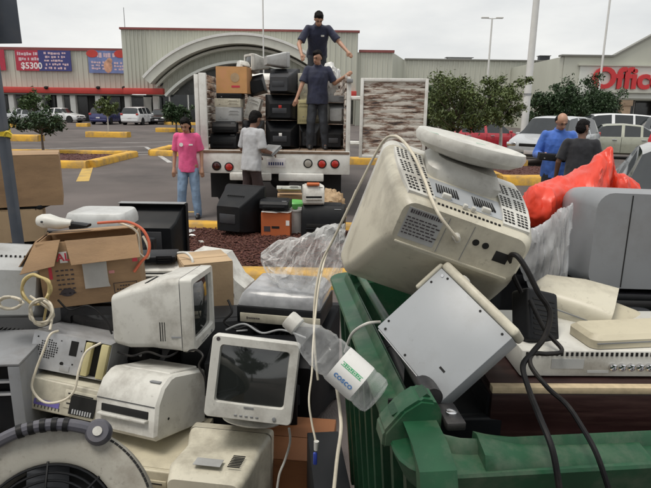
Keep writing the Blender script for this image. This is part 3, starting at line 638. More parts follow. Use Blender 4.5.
car('grey_car', 'dusty grey sedan with sloping windscreen at right edge behind the red bag', 'car', (4.42, 6.75), -25, 4.3, 1.7, .98, m_pgry, 'sedan', 'cars on the right')

# ================================================================== PEOPLE
def capsule(bm, a, b, r0, r1, n=12):
    a, b = Vector(a), Vector(b); d = b-a
    if d.length < 1e-5: d = V(0, 0, 1e-4)
    q = d.normalized().to_track_quat('Z', 'Y'); rings = []
    for k in range(1, 5):
        t = -PI/2+k*PI/8; rings.append((a+q @ V(0, 0, r0*math.sin(t)), r0*math.cos(t)))
    for k in range(0, 4):
        t = k*PI/8; rings.append((b+q @ V(0, 0, r1*math.sin(t)), r1*math.cos(t)))
    loft(bm, [[c+q @ V(r*math.cos(2*PI*i/n), r*math.sin(2*PI*i/n), 0) for i in range(n)] for c, r in rings])
def fuse(name, bm, m, parent, vox=.011, sm=6, cut=None):
    """union of overlapping closed shapes -> one continuous skin"""
    bmesh.ops.recalc_face_normals(bm, faces=bm.faces)
    me = bpy.data.meshes.new('tmp'); bm.to_mesh(me); bm.free(); o = bpy.data.objects.new('tmp', me)
    md = o.modifiers.new('r', 'REMESH'); md.mode = 'VOXEL'; md.voxel_size = vox; md.use_smooth_shade = True
    s = o.modifiers.new('s', 'SMOOTH'); s.factor = .5; s.iterations = sm
    nm = eval_mesh(o)
    if cut:
        b_ = B(); b_.from_mesh(nm)
        for co, no in cut: bmesh.ops.bisect_plane(b_, geom=b_.verts[:]+b_.edges[:]+b_.faces[:], plane_co=co, plane_no=no, clear_outer=True)
        b_.to_mesh(nm); b_.free()
    nm.name = name; nm.materials.clear(); nm.materials.append(m); nm.polygons.foreach_set('use_smooth', [True]*len(nm.polygons))
    q = bpy.data.objects.new(name, nm); COL.objects.link(q); q.parent = parent; return q
def wrinkle(o, amp, sc, seed):
    me = o.data; nr = [v.vector.copy() for v in me.vertex_normals]; out = []
    for v, n_ in zip(me.vertices, nr):
        c = v.co; p = c*sc+V(seed, 0, 0); n = noise.noise(V(p.x*1.4, p.y*1.4, p.z*.8))+.5*noise.noise(V(p.x*3, p.y*3, p.z*1.4)); out.extend(c+n_*(amp*n))
    me.vertices.foreach_set('co', out); me.update()
def person(label, loc, rz, H=1.7, lean=0., twist=0., head=(0, 0), armR=None, armL=None, legR=None, legL=None, top=None, legs=None, skin=None, hair='short', sleeve=.62, hem=.87, fem=False, shoe=None, collar=False, baldness=False):
    s = H/1.7; t = thing('person', label, 'person', loc, (0, 0, rz))
    hipc = V(0, 0, .92); ML = Matrix.Translation(hipc) @ Matrix.Rotation(R(lean), 4, 'X') @ Matrix.Rotation(R(twist), 4, 'Z') @ Matrix.Translation(-hipc)
    sw = .155 if fem else .178
    shR, shL = ML @ V(-sw, .01, 1.385), ML @ V(sw, .01, 1.385)
    eR, wR = [Vector(v) for v in (armR or ((-.235, .03, 1.11), (-.25, -.06, .87)))]
    eL, wL = [Vector(v) for v in (armL or ((.235, .03, 1.11), (.25, -.06, .87)))]
    kR, aR = [Vector(v) for v in (legR or ((-.10, -.02, .48), (-.105, .02, .085)))]
    kL, aL = [Vector(v) for v in (legL or ((.10, -.02, .48), (.105, .02, .085)))]
    hR, hL = V(-.085, 0, .90), V(.085, 0, .90)
    SC = Matrix.Scale(s, 4)
    nk = ML @ V(0, .01, 1.44); HM = Matrix.Translation(ML @ V(0, -.015, 1.49)) @ Matrix.Rotation(R(lean*.55), 4, 'X') @ Matrix.Rotation(R(head[0]), 4, 'Z') @ Matrix.Rotation(R(head[1]), 4, 'X')
    # body
    bm = B()
    ell(bm, HM @ V(0, .008, .115), (.074, .094, .098), None, 20)
    for v in ell(bm, (0, -.022, .045), (.056, .068, .068), HM, 16): pass
    ell(bm, (0, -.060, .012), (.026, .022, .020), HM, 10)
    capsule(bm, HM @ V(0, -.086, .092), HM @ V(0, -.102, .062), .009, .014)
    for sx in (-1, 1): ell(bm, (sx*.074, .010, .085), (.010, .020, .031), HM, 10)
    capsule(bm, HM @ V(0, -.076, .118), HM @ V(0, -.08, .118), .028, .02)
    capsule(bm, nk, HM @ V(0, .01, .06), .055, .050)
    capsule(bm, ML @ V(0, 0, 1.0), ML @ V(0, 0, 1.32), .09, .10); capsule(bm, shR, shL, .045, .045)
    for (sh_, e, w_, sx) in ((shR, eR, wR, -1), (shL, eL, wL, 1)):
        k = .88 if fem else 1
        capsule(bm, sh_, e, .050*k, .040*k); capsule(bm, e, w_, .041*k, .027*k); d = (w_-e).normalized()
        side = d.cross(V(0, 1, 0)); side = side.normalized() if side.length > .1 else V(1, 0, 0)
        fl = side.cross(d).normalized()
        palm = w_+d*.055; capsule(bm, w_, palm+d*.02, .026, .033)
        for f_, (o_, ln) in enumerate(((-.027, .060), (-.009, .072), (.009, .068), (.027, .052))):
            b0 = palm+d*.03+side*o_; b1 = b0+d*ln*.55+fl*.010; b2_ = b1+d*ln*.4+fl*.024
            capsule(bm, b0, b1, .0105, .0095, 8); capsule(bm, b1, b2_, .0095, .0085, 8)
        th = w_+d*.03-side*sx*.026; capsule(bm, th, th+d*.035-side*sx*.022+fl*.01, .012, .011, 8); capsule(bm, th+d*.035-side*sx*.022+fl*.01, th+d*.062-side*sx*.022+fl*.02, .011, .009, 8)
    for h_, k, a in ((hR, kR, aR), (hL, kL, aL)): capsule(bm, h_, k, .06, .045); capsule(bm, k, a, .045, .034); capsule(bm, a, a+V(0, -.06, -.03), .034, .03)
    capsule(bm, hR, hL, .08, .08); capsule(bm, V(0, 0, .9), ML @ V(0, 0, 1.05), .09, .09)
    xf(bm, bm.verts, SC); fuse('body', bm, skin or m_skin, t, .0085*s, 4)
    # top
    bm = B(); cw = .92 if fem else 1.07
    loft(bm, [[ML @ V(a_*cw*math.cos(2*PI*i/24), oy+b_*math.sin(2*PI*i/24), z) for i in range(24)] for z, a_, b_, oy in ((hem-.04, .182, .140, .010), (.92, .178, .134, .008), (1.03, .166, .122, .0), (1.15, .170, .120, -.004), (1.26, .180, .122, -.006), (1.34, .184, .112, 0), (1.405, .158, .084, .006), (1.45, .085, .066, .01))])
    if fem: ell(bm, (0, -.060, 1.235), (.125, .066, .07), ML, 16)
    capsule(bm, ML @ V(-sw*.84, .01, 1.382), ML @ V(sw*.84, .01, 1.382), .064, .064)
    for sh_, e, w_ in ((shR, eR, wR), (shL, eL, wL)):
        if sleeve <= 1: capsule(bm, sh_, sh_.lerp(e, sleeve*.55), .068, .070); cyl(bm, sh_.lerp(e, .15), sh_.lerp(e, sleeve+.12), .066, .071, 18)
        else: capsule(bm, sh_, e, .068, .060); capsule(bm, e, e.lerp(w_, sleeve-1), .060, .046)
    if collar: lathe(bm, [(.050, -.02), (.068, -.02), (.074, .018), (.066, .030), (.050, .02)], 18, ML @ Matrix.Translation((0, .0, 1.455)) @ Matrix.Rotation(R(14), 4, 'X'))
    xf(bm, bm.verts, SC); o = fuse('shirt', bm, top, t, .010*s, 3); wrinkle(o, .009, 8, H*10)
    # trousers
    bm = B(); ell(bm, (0, .005, .91), (.142, .104, .12), None, 18); ell(bm, (0, .025, .87), (.145, .10, .10), None, 18)
    for h_, k, a in ((hR, kR, aR), (hL, kL, aL)): capsule(bm, h_+V(0, 0, -.07), k, .090, .082); capsule(bm, k, a+V(0, 0, -.01), .080, .068); capsule(bm, a, a+V(0, 0, -.025), .064, .066)
    xf(bm, bm.verts, SC); o = fuse('trousers', bm, legs, t, .011*s, 5); wrinkle(o, .008, 10, H*5)
    for a in (aR, aL):
        bm = B(); capsule(bm, a+V(0, .02, -.035), a+V(0, -.13, -.047), .045, .036); capsule(bm, a+V(0, .03, -.05), a+V(0, -.15, -.055), .030, .028); xf(bm, bm.verts, SC); fuse('shoe', bm, shoe or m_shoe, t, .009*s, 3, [((0, 0, 0.001), (0, 0, -1))] if False else None)
    # hair
    bm = B()
    if baldness: 
        for sx in (-1, 1): ell(bm, (sx*.060, .035, .105), (.024, .060, .052), HM, 12)
        ell(bm, (0, .075, .10), (.066, .034, .07), HM, 12)
    else:
        ell(bm, (0, .020, .140), (.082, .096, .090), HM, 18); ell(bm, (0, .052, .10), (.078, .066, .085), HM, 14); ell(bm, (0, -.03, .185), (.062, .058, .036), HM, 12)
        if hair == 'long':
            for sx in (-1, 1): capsule(bm, HM @ V(sx*.062, .02, .12), HM @ V(sx*.066, .03, .02), .032, .022)
            capsule(bm, HM @ V(0, .08, .1), HM @ V(.01, .10, -.10), .055, .03)
        if hair == 'cap': ell(bm, (0, .005, .165), (.086, .104, .066), HM, 16); ell(bm, (0, .04, .10), (.080, .078, .09), HM, 14)
    xf(bm, bm.verts, SC); o = fuse('hair', bm, m_hair, t, .009*s, 3); wrinkle(o, .006, 40, 3)
    for sx in (-1, 1):
        bm = B(); ell(bm, (sx*.030, -.086, .098), (.011, .006, .006), HM, 8); xf(bm, bm.verts, SC); obj('eye', bm, m_eye, t)
        bm = B(); ell(bm, (sx*.030, -.090, .116), (.018, .007, .004), HM, 8); xf(bm, bm.verts, SC); obj('eyebrow', bm, m_hair, t)
    bm = B(); ell(bm, (0, -.086, .032), (.022, .008, .006), HM, 8); xf(bm, bm.verts, SC); obj('mouth', bm, m_lip, t)
    return t
q = at(187.5, 150, 8.95)
wom = person('woman in pink t-shirt and light jeans looking down beside the truck', (q.x, q.y, 0), 4, 1.58, lean=3, head=(-8, 24), top=m_pink, legs=m_jeans, hair='long', fem=True, sleeve=.72, hem=.84,
       armR=((-.22, .03, 1.11), (-.235, -.02, .86)), armL=((.225, .03, 1.11), (.235, -.03, .86)), legR=((-.115, -.02, .48), (-.15, .03, .085)), legL=((.11, -.02, .48), (.14, -.02, .085)))
bm = B(); lathe(bm, [(.002, 0), (.030, 0), (.030, .004), (.002, .004)], 16, Matrix.Translation((-.07, -.134, 1.17)) @ Matrix.Rotation(R(90), 4, 'X')); obj('round_badge', bm, m_paper, wom)
bm = B(); box(bm, (.075, -.134, 1.17), (.06, .006, .022)); obj('chest_print', bm, m_paper, wom)
q = at(252, 108, 8.75)
person('man in grey t-shirt seen from behind carrying a small box to the truck', (q.x-.02, 8.75, 0), 138, 1.69, lean=5, head=(4, 14), top=m_gtee, legs=m_brownt, skin=m_skind, hair='cap', sleeve=.8, hem=.84,
       armR=((-.24, -.03, 1.12), (-.17, -.27, 1.06)), armL=((.25, -.02, 1.12), (.20, -.24, 1.02)), legR=((-.10, -.06, .48), (-.09, .03, .085)), legL=((.11, -.01, .48), (.14, .10, .085)))
DECK = 1.06
q = at(317, 150, 9.75)
navy = person('man in navy polo and dark jeans standing at the truck bed edge', (q.x, 9.75, DECK), 0, 1.60, lean=2, head=(-28, 14), top=m_navy, legs=m_dkjean, skin=m_skin, collar=True, sleeve=.75, hem=.84,
       armR=((-.27, -.06, 1.14), (-.36, -.14, .90)), armL=((.30, .02, 1.16), (.47, -.08, 1.27)), legR=((-.11, -.03, .48), (-.13, .0, .085)), legL=((.11, -.03, .48), (.15, .0, .085)))
q = at(317, 52, 10.55)
up = person('man in navy polo with white chest mark bending on top of the load', (q.x, 10.62, 1.82), 4, 1.66, lean=38, head=(6, 20), top=m_navy, legs=m_dkjean, skin=m_skin, collar=True, sleeve=.7, hem=.86,
       armR=((-.34, -.36, 1.02), (-.30, -.56, .84)), armL=((.38, -.34, 1.06), (.50, -.52, .90)))
bm = B(); box(bm, (0, 0, 0), (.055, .006, .03)); obj('chest_mark', bm, m_paper, up, loc=(.075, -.355, 1.135), rot=(38, 0, 0))
q = at(561, 112, 8.4)
person('balding man in bright blue shirt holding a dark box behind the pile', (q.x, 8.4, 0), -14, 1.74, lean=6, head=(14, 26), top=m_bshirt, legs=m_dkjean, skin=m_skin, baldness=True, collar=True, sleeve=1.75, hem=.82,
       armR=((-.27, -.03, 1.10), (-.22, -.30, 1.10)), armL=((.27, -.03, 1.10), (.15, -.30, 1.08)))
q = at(584, 122, 7.7)
person('man in charcoal t-shirt turned towards the blue shirt man', (q.x, 7.7, 0), 160, 1.64, lean=3, head=(-38, 6), top=m_bktee, legs=m_dkjean, skin=m_skind, sleeve=.75, hem=.82,
       armR=((-.25, -.02, 1.12), (-.24, -.20, .92)), armL=((.27, .0, 1.12), (.28, -.14, .90)))
q = at(656, 122, 11)
person('person in red t-shirt cut off by the right edge of the picture', (q.x+.02, 11, 0), 60, 1.6, top=m_rtee, legs=m_dkjean, skin=m_skin)

# ================================================================== DEVICE BUILDERS
def slits(bm, x0, x1, z0, z1, y, n, vert=True, t=.004, dep=.002):
    for i in range(n):
        if vert:
            x = x0+(x1-x0)*(i+.5)/n; box(bm, (x, y, (z0+z1)/2), (min(t, (x1-x0)/n*.55), dep, z1-z0))
        else:
            z = z0+(z1-z0)*(i+.5)/n; box(bm, ((x0+x1)/2, y, z), (x1-x0, dep, min(t, (z1-z0)/n*.55)))
def crt(name, label, loc, rot, w_, h_, d_, m, cat='monitor', bez=.035, tail=(.62, .58), tz=-.06, foot=False, screen=True, group=None, r=.018, chin=.02, mscreen=None, label_tag=None, vents=True, flat=.30):
    """origin at box centre, screen on -y"""
    t = thing(name, label, cat, loc, rot, group); yf = -d_/2
    rings = [(yf+.055, 1, 1, 0), (yf+.075, .985, .985, 0), (yf+d_*flat, .95, .95, 0), (yf+d_*(flat+.12), .88, .88, tz*.3), (yf+d_*.80, tail[0]+.10, tail[1]+.10, tz*.8), (yf+d_*.97, tail[0], tail[1], tz), (yf+d_, tail[0]-.03, tail[1]-.03, tz)]
    def shell(bm): loft(bm, [[V(x, y, z+oz*h_) for x, z in rrect(w_*a, h_*b, min(r*1.6, w_*a*.2), 4)] for y, a, b, oz in rings])
    part('case', m, t, shell, 32)
    iw, ih = w_-2*bez, h_-2*bez-chin
    def bezel(bm):
        o0 = rrect(w_, h_, r, 4); i0 = [(x, z+chin/2) for x, z in rrect(iw, ih, r*.8, 4)]; i1 = [(x, z+chin/2) for x, z in rrect(iw-.012, ih-.012, r*.7, 4)]; o1 = rrect(w_-.008, h_-.008, r*.9, 4)
        loft(bm, [[V(x, yf+.054, z) for x, z in o0], [V(x, yf+.008, z) for x, z in o0], [V(x, yf, z) for x, z in o1], [V(x, yf+.001, z) for x, z in i0], [V(x, yf+.022, z) for x, z in i1]], True, False)
    part('bezel', m, t, bezel, 32)
    part('case_seam', m_dgrey, t, lambda bm: loft(bm, [[V(x*1.003, y, z*1.003) for x, z in rrect(w_*1.0, h_*1.0, r*1.4, 4)] for y in (yf+.0535, yf+.0565)], False, False))
    if vents:
        for sx in (-1, 1): tag(part('side_vent', m_hole, t, lambda bm: [box(bm, (sx*w_*(.475-.0), yf+d_*.12+.055+.011*k, -h_*.22), (.004, .004, h_*.26)) for k in range(6)]), kind='stuff')
    def scr(bm):
        nx = 10; g = []
        for j in range(nx+1):
            row = []
            for i in range(nx+1):
                u, v = i/nx*2-1, j/nx*2-1; row.append(bm.verts.new((u*iw*.487, yf+.019-.011*(1-u*u)*(1-.6*v*v)-.003*(1-v*v), chin/2+v*ih*.487)))
            g.append(row)
        for j in range(nx):
            for i in range(nx): bm.faces.new((g[j][i], g[j][i+1], g[j+1][i+1], g[j+1][i]))
    if screen: part('screen', mscreen or m_screen, t, scr, 80)
    def btn(bm):
        for k in range(5): box(bm, (-.05+.022*k, yf-.001, -h_/2+bez*.55), (.012, .004, .005), .001)
        lathe(bm, [(.001, 0), (.008, 0), (.008, .004), (.001, .005)], 14, Matrix.Translation((w_*.30, yf, -h_/2+bez*.6)) @ Matrix.Rotation(R(90), 4, 'X'))
    if chin > .01: part('buttons', m_grey, t, btn)
    if vents:
        def ve(bm):
            yy = yf+d_*.93; zt_ = h_*((tail[1]+.03)/2+tz)+.004
            for i in range(9): x = -w_*.2+w_*.4*i/8; box(bm, (x, yf+d_*.55, h_*(.88+tail[1]+.10)/4+h_*tz*.55+.002), (.008, d_*.18, .010), 0)
        part('vent_slots', m_hole, t, ve)
    if foot:
        def ft(bm):
            lathe(bm, [(.01, -h_/2-.045), (.128, -h_/2-.045), (.132, -h_/2-.038), (.120, -h_/2-.028), (.06, -h_/2-.020), (.05, -h_/2+.004), (.01, -h_/2+.004)], 32, Matrix.Translation((0, -d_*.02, 0)) @ Matrix.Diagonal((1, .9, 1, 1)))
        part('swivel_foot', m, t, ft, 40)
    if label_tag:
        part('rear_label', m_paper, t, lambda bm: box(bm, label_tag[:3], (label_tag[3], .003, label_tag[4])))
    return t
def tvback(name, label, loc, rot, w_, h_, d_, m, cat='television', mark=None, group=None):
    t = crt(name, label, loc, rot, w_, h_, d_, m, cat, bez=.05, tail=(.60, .55), tz=-.12, group=group, chin=.05, r=.014, flat=.22)
    part('socket_panel', m_dgrey, t, lambda bm: box(bm, (w_*.02, d_/2-.004, -h_*.12), (w_*.40, .02, h_*.20), .006))
    part('cabinet_seam', m_hole, t, lambda bm: loft(bm, [[V(x, -d_/2+.066+yy, z) for x, z in rrect(w_*1.001, h_*1.001, .02, 4)] for yy in (0, .004)], False, False))
    if mark: part('mark', mark, t, lambda bm: box(bm, (0, d_/2+.002, h_*.03), (.05, .004, .05), .01))
    return t
def case_pc(name, label, loc, rot, w_, d_, h_, m, cat='computer', front=None, group=None, bays=2, slots=True):
    """front on -y; origin box centre"""
    t = thing(name, label, cat, loc, rot, group); yf = -d_/2
    part('cover', m, t, lambda bm: box(bm, (0, .012, 0), (w_, d_-.024, h_), .004)); part('front_panel', front or m, t, lambda bm: box(bm, (0, yf+.010, 0), (w_+.004, .026, h_+.004), .007, 3))
    tall = h_ > w_
    for k in range(bays):
        z = h_*.36-k*.048 if tall else h_*.22-k*.045*min(1, h_/.12); wx = w_*.76 if tall else w_*.40; x = 0 if tall else w_*.22
        b_ = part('drive_bay', front or m, t, lambda bm: box(bm, (x, yf-.004, z), (wx, .006, .036), .002)); part('slot', m_hole, b_, lambda bm: box(bm, (x, yf-.0075, z+.004), (wx*.8, .003, .005)))
    part('power_button', m_grey, t, lambda bm: box(bm, (-w_*.3 if not tall else 0, yf-.004, -h_*.2), (.02, .006, .014), .003))
    if slots: part('vent_slots', m_hole, t, lambda bm: slits(bm, -w_*.4, w_*.0 if not tall else w_*.4, -h_*.42, -h_*.32, yf-.003, 9))
    return t
def printer(name, label, loc, rot, w_, d_, h_, m, cat='printer', group=None, top_m=None, style=0):
    t = thing(name, label, cat, loc, rot, group); yf = -d_/2
    prof = [(yf+.02, -h_/2), (yf, -h_/2+.02), (yf+.004, h_*.08), (yf+d_*.10, h_*.34), (yf+d_*.22, h_/2-.008), (yf+d_*.3, h_/2), (d_*.42, h_*.46), (d_/2, h_*.36), (d_/2, -h_/2)]
    def body(bm):
        ins = [(-w_/2, .93), (-w_/2+.012, 1.), (w_/2-.012, 1.), (w_/2, .93)]
        loft(bm, [[V(x, y*k, z*k) for y, z in prof] for x, k in ins])
    part('housing', m, t, body, 28)
    part('paper_slot', m_hole, t, lambda bm: box(bm, (0, yf+.004, -h_*.10), (w_*.74, .012, h_*.12), .002)); part('output_lip', m, t, lambda bm: box(bm, (0, yf-.008, -h_*.19), (w_*.76, .03, .012), .004))
    part('top_cover', top_m or m, t, lambda bm: box(bm, (0, d_*.10, h_/2-.004), (w_*.80, d_*.55, .016), .006, 3)); part('control_panel', m_grey, t, lambda bm: box(bm, (w_*.34, yf+d_*.15, h_*.40), (w_*.16, d_*.06, .008), .003, 2, Matrix.Identity(4)))
    part('seam', m_hole, t, lambda bm: [box(bm, (sx*(w_/2+.0005)*.985, d_*.03, -h_*.02), (.003, d_*.9, .003)) for sx in (-1, 1)])
    return t
def carton(name, label, loc, rot, w_, d_, h_, m, cat='cardboard box', flaps=None, group=None, tape=True, lid=True):
    t = thing(name, label, cat, loc, rot, group); th = .006
    for nm_, lo, hi in (('side', (-w_/2, -d_/2, 0), (w_/2, -d_/2+th, h_)), ('side', (-w_/2, d_/2-th, 0), (w_/2, d_/2, h_)), ('side', (-w_/2, -d_/2+th, 0), (-w_/2+th, d_/2-th, h_)), ('side', (w_/2-th, -d_/2+th, 0), (w_/2, d_/2-th, h_)), ('bottom', (-w_/2+th, -d_/2+th, .002), (w_/2-th, d_/2-th, .008))):
        bm = B(); b2(bm, lo, hi, .002, 1); obj(nm_, bm, m, t)
    if lid:
        pbox('lid_flap', m, t, (-w_/2+.002, -d_/2, h_+.001), (w_/2-.002, -.002, h_+.007), .002); pbox('lid_flap', m, t, (-w_/2+.002, .002, h_+.001), (w_/2-.002, d_/2, h_+.007), .002)
        if tape: pbox('packing_tape', m_cardin, t, (-w_/2, -.028, h_+.0075), (w_/2, .028, h_+.009))
    return t

# ================================================================== TRUCK
TY, TXL, TXR = 9.2, at(196, 150, 9.2).x, at(350, 150, 9.2).x; TW = TXR-TXL; tc_ = (TXL+TXR)/2; LB = 3.9
tk = thing('stake_truck', 'white stake bed truck seen from behind and loaded with old electronics', 'truck', (tc_, TY, 0)); hw = TW/2
for k in range(9):
    a = -hw+.02+k*(TW-.04)/9; pbox('deck_plank', m_rust, tk, (a+.004, .02, DECK-.06), (a+(TW-.04)/9-.004, LB, DECK), .004)
pbox('rear_beam', m_truckw, tk, (-hw, -.05, DECK-.36), (hw, .018, DECK+.012), .012)
pbox('deck_edge', m_rust, tk, (-hw+.01, -.055, DECK-.035), (hw-.01, -.0505, DECK+.008), .001)
for sx in (-1, 1): pbox('side_beam', m_truckw, tk, (sx*hw-.03 if sx > 0 else -hw, .02, DECK-.28), (hw if sx > 0 else -hw+.03, LB, DECK-.061), .008)
pbox('chassis_rail', m_dgrey, tk, (-.5, .05, .55), (-.38, LB+2, .75)); pbox('chassis_rail', m_dgrey, tk, (.38, .05, .55), (.5, LB+2, .75))
pbox('rear_bumper', m_truckw, tk, (.1, -.16, .60), (hw-.42, -.06, .72), .015); pbox('rear_bumper', m_truckw, tk, (-hw*.55, -.16, .60), (-.02, -.06, .72), .015)
for x in (.25, .6): pbox('bumper_bracket', m_truckw, tk, (x-.03, -.058, .62), (x+.03, -.051, DECK-.36+.02))
pbox('mud_flap', m_tyre, tk, (-hw+.12, .5, .22), (-hw+.55, .515, .72)); pbox('mud_flap', m_tyre, tk, (hw-.55, .5, .22), (hw-.12, .515, .72))
for px, py, m in ((216.5, 166, m_darklamp), (229, 167, m_redlamp), (308, 163.5, m_amber), (322, 164, m_redlamp), (335, 164, m_redlamp)):
    c = at(px, py, TY-.06)
    lm = part('lamp', m, tk, lambda bm: lathe(bm, [(.001, .02), (.045, .018), (.062, .008), (.064, 0)], 20, Matrix.Translation((c.x-tc_, -.051, c.z)) @ Matrix.Rotation(R(90), 4, 'X')))
    part('lamp_ring', m_hole, lm, lambda bm: lathe(bm, [(.062, 0), (.074, 0), (.074, .010), (.066, .012)], 20, Matrix.Translation((c.x-tc_, -.0505, c.z)) @ Matrix.Rotation(R(90), 4, 'X')))
c = at(276, 163, TY-.06); lp = pbox('licence_plate', m_plate, tk, (c.x-tc_-.15, -.062, c.z-.07), (c.x-tc_+.15, -.052, c.z+.07), .002); smb = B()
for k in range(7): box(smb, (c.x-tc_-.11+k*.036, -.0635, c.z-.01), (.02, .002, .05))
obj('plate_characters', smb, m_dblue, lp)
for sx in (-1, 1):
    for yy in (1.35,):
        for o_ in (0, .24):
            wh = part('wheel', m_tyre, tk, lambda bm: lathe(bm, [(.24, -.1), (.43, -.1), (.46, -.06), (.46, .06), (.43, .1), (.24, .1)], 28, Matrix.Translation((sx*(hw-.22-o_), yy, .46)) @ Matrix.Rotation(R(90*sx), 4, 'Y')))
            part('rim', m_rim, wh, lambda bm: lathe(bm, [(.02, .0), (.12, .02), (.24, .03), (.25, .08)], 20, Matrix.Translation((sx*(hw-.22-o_), yy, .46)) @ Matrix.Rotation(R(90*sx), 4, 'Y')))
part('axle', m_dgrey, tk, lambda bm: (cyl(bm, (-hw+.5, 1.35, .46), (hw-.5, 1.35, .46), .07), ell(bm, (0, 1.35, .46), (.2, .2, .2))))
# stake sides
zst = at(196, 74, TY).z
for sx in (-1, 1):
    for k in range(5):
        yy = .06+k*(LB-.1)/4; x = sx*(hw-.035); pbox('stake', m_truckw, tk, (x-.034, yy-.03, DECK-.05), (x+.034, yy+.03, zst if sx < 0 else at(347, 80, TY).z), .008)
    for k in range(9):
        z = DECK+.06+k*.128; x = sx*(hw-.085); pbox('side_board', m_peel, tk, (x-.012, .05, z), (x+.012, LB, z+.118), .003)
    pbox('top_rail', m_truckw, tk, (sx*(hw-.05)-.04, .1, zst-.06), (sx*(hw-.05)+.04, LB, zst), .008)
pbox('rear_stake', m_truckw, tk, (-hw+.085, -.02, DECK), (-hw+.20, .05, zst+.02), .01)
pbox('grab_bar', m_grey, tk, (hw-.075, -.045, at(347, 80, TY).z-.04), (hw+.02, .055, at(347, 80, TY).z+.02), .01)
for z in (DECK+.16, DECK+.86): part('hinge_pin', m_truckw, tk, lambda bm: cyl(bm, (hw-.0, .0, z), (hw+.14, -.02, z), .022, .022, 10))
pbox('headboard', m_peel, tk, (-hw, LB+.02, DECK), (hw, LB+.06, zst+.1))
cab = B(); box(cab, (0, LB+1.1, 1.5), (TW*.88, 1.9, 2.0), .15, 3); obj('cab', cab, m_truckw, tk); pbox('rear_window', m_cglass, tk, (-.6, LB+.135, 1.75), (.6, LB+.148, 2.2), .004)
for sx in (-1, 1): part('wheel', m_tyre, tk, lambda bm: lathe(bm, [(.24, -.1), (.43, -.1), (.46, -.06), (.46, .06), (.43, .1), (.24, .1)], 28, Matrix.Translation((sx*(hw-.24), LB+1.5, .46)) @ Matrix.Rotation(R(90*sx), 4, 'Y')))
# swung-open rear gate, hinged on the right rear corner
gp0, gp1 = at(359, 150, TY-.02), at(425, 150, 9.05); gx = gp1.x-gp0.x; gang = math.degrees(math.atan2(gp1.y-gp0.y, gx)); GW = math.hypot(gx, gp1.y-gp0.y)
gh = at(359, 78, TY).z-DECK+.08
gt = thing('open_truck_gate', 'swung open gate of peeling white and brown boards right of the truck', 'gate', (gp0.x, gp0.y, DECK-.08), (0, 0, gang))
for lo, hi in (((0, -.03, 0), (.05, .03, gh)), ((GW-.05, -.03, 0), (GW, .03, gh)), ((.051, -.03, 0), (GW-.051, .03, .05)), ((.051, -.03, gh-.05), (GW-.051, .03, gh))): pbox('frame', m_truckw, gt, lo, hi, .006)
nb = 12
for k in range(nb):
    z = .052+k*(gh-.104)/nb; pbox('plank', m_peel, gt, (.052, -.012+.003*(k % 3), z+.002), (GW-.052, .012+.003*(k % 3), z+(gh-.104)/nb-.002), .003)
for z in (.22, .92): part('hinge', m_truckw, gt, lambda bm: cyl(bm, (-.14, .0, z), (.0, 0, z), .025, .025, 10))

# ------------------------------------------------------------------ load on the truck
def pb(x0, x1, y0, y1, Y):                    # front rectangle in the photo -> centre, width, height at depth Y
    a, b = at(x0, y1, Y), at(x1, y0, Y); return (a.x+b.x)/2, a.z, b.x-a.x, b.z-a.z
def onbed(fn, x0, x1, y0, y1, Y, d_, *a, base=None, **k): pass
x, z, w_, h_ = pb(217, 247.5, 67, 93, 9.75)
t = carton('cardboard_box', 'orange brown printed box on the left of the truck load', (x, 9.75+.25, z), (0, 0, -3), w_, .5, h_, m_boxor)
part('round_print', m_cardin, t, lambda bm: lathe(bm, [(.06, 0), (.075, 0), (.075, .002), (.06, .002)], 24, Matrix.Translation((.06, -.251, h_*.6)) @ Matrix.Rotation(R(90), 4, 'X'))); pbox('print_line', m_redink, t, (.0, -.253, h_*.22), (.14, -.251, h_*.30))
LZ = z
def stackbox(x0, x1, y0, y1, Y): return pb(x0, x1, y0, y1, Y)
x, z, w_, h_ = pb(210, 236, 122, 148, 9.55); z = DECK; h_ = at(222, 122, 9.55).z-DECK
printer('black_printer', 'lower black printer at the left end of the truck bed', (x, 9.75, DECK+h_*.29), (0, 0, 0), w_, .4, h_*.58, m_black, group='electronics on the truck'); printer('black_printer', 'upper black printer stacked at the left end of the truck bed', (x+.01, 9.75, DECK+h_*.80), (0, 0, 4), w_*.92, .38, h_*.4, m_black, group='electronics on the truck')
z1 = DECK+h_+.004
hh = (LZ-z1)
case_pc('desktop_computer', 'grey desktop computer stacked above the black printers on the truck', (at(228, 115, 9.75).x, 9.95, z1+hh*.26), (0, 0, 2), .43, .42, hh*.50, m_ltgrey); case_pc('desktop_computer', 'cream desktop computer under the black slab on the truck', (at(228, 103, 9.75).x, 9.95, z1+hh*.665), (0, 0, -2), .44, .42, hh*.29, m_cream); case_pc('flat_player', 'black flat player under the orange brown box on the truck', (at(229, 95, 9.75).x, 9.95, z1+hh*.905), (0, 0, 0), .42, .4, hh*.175, m_black, 'player')
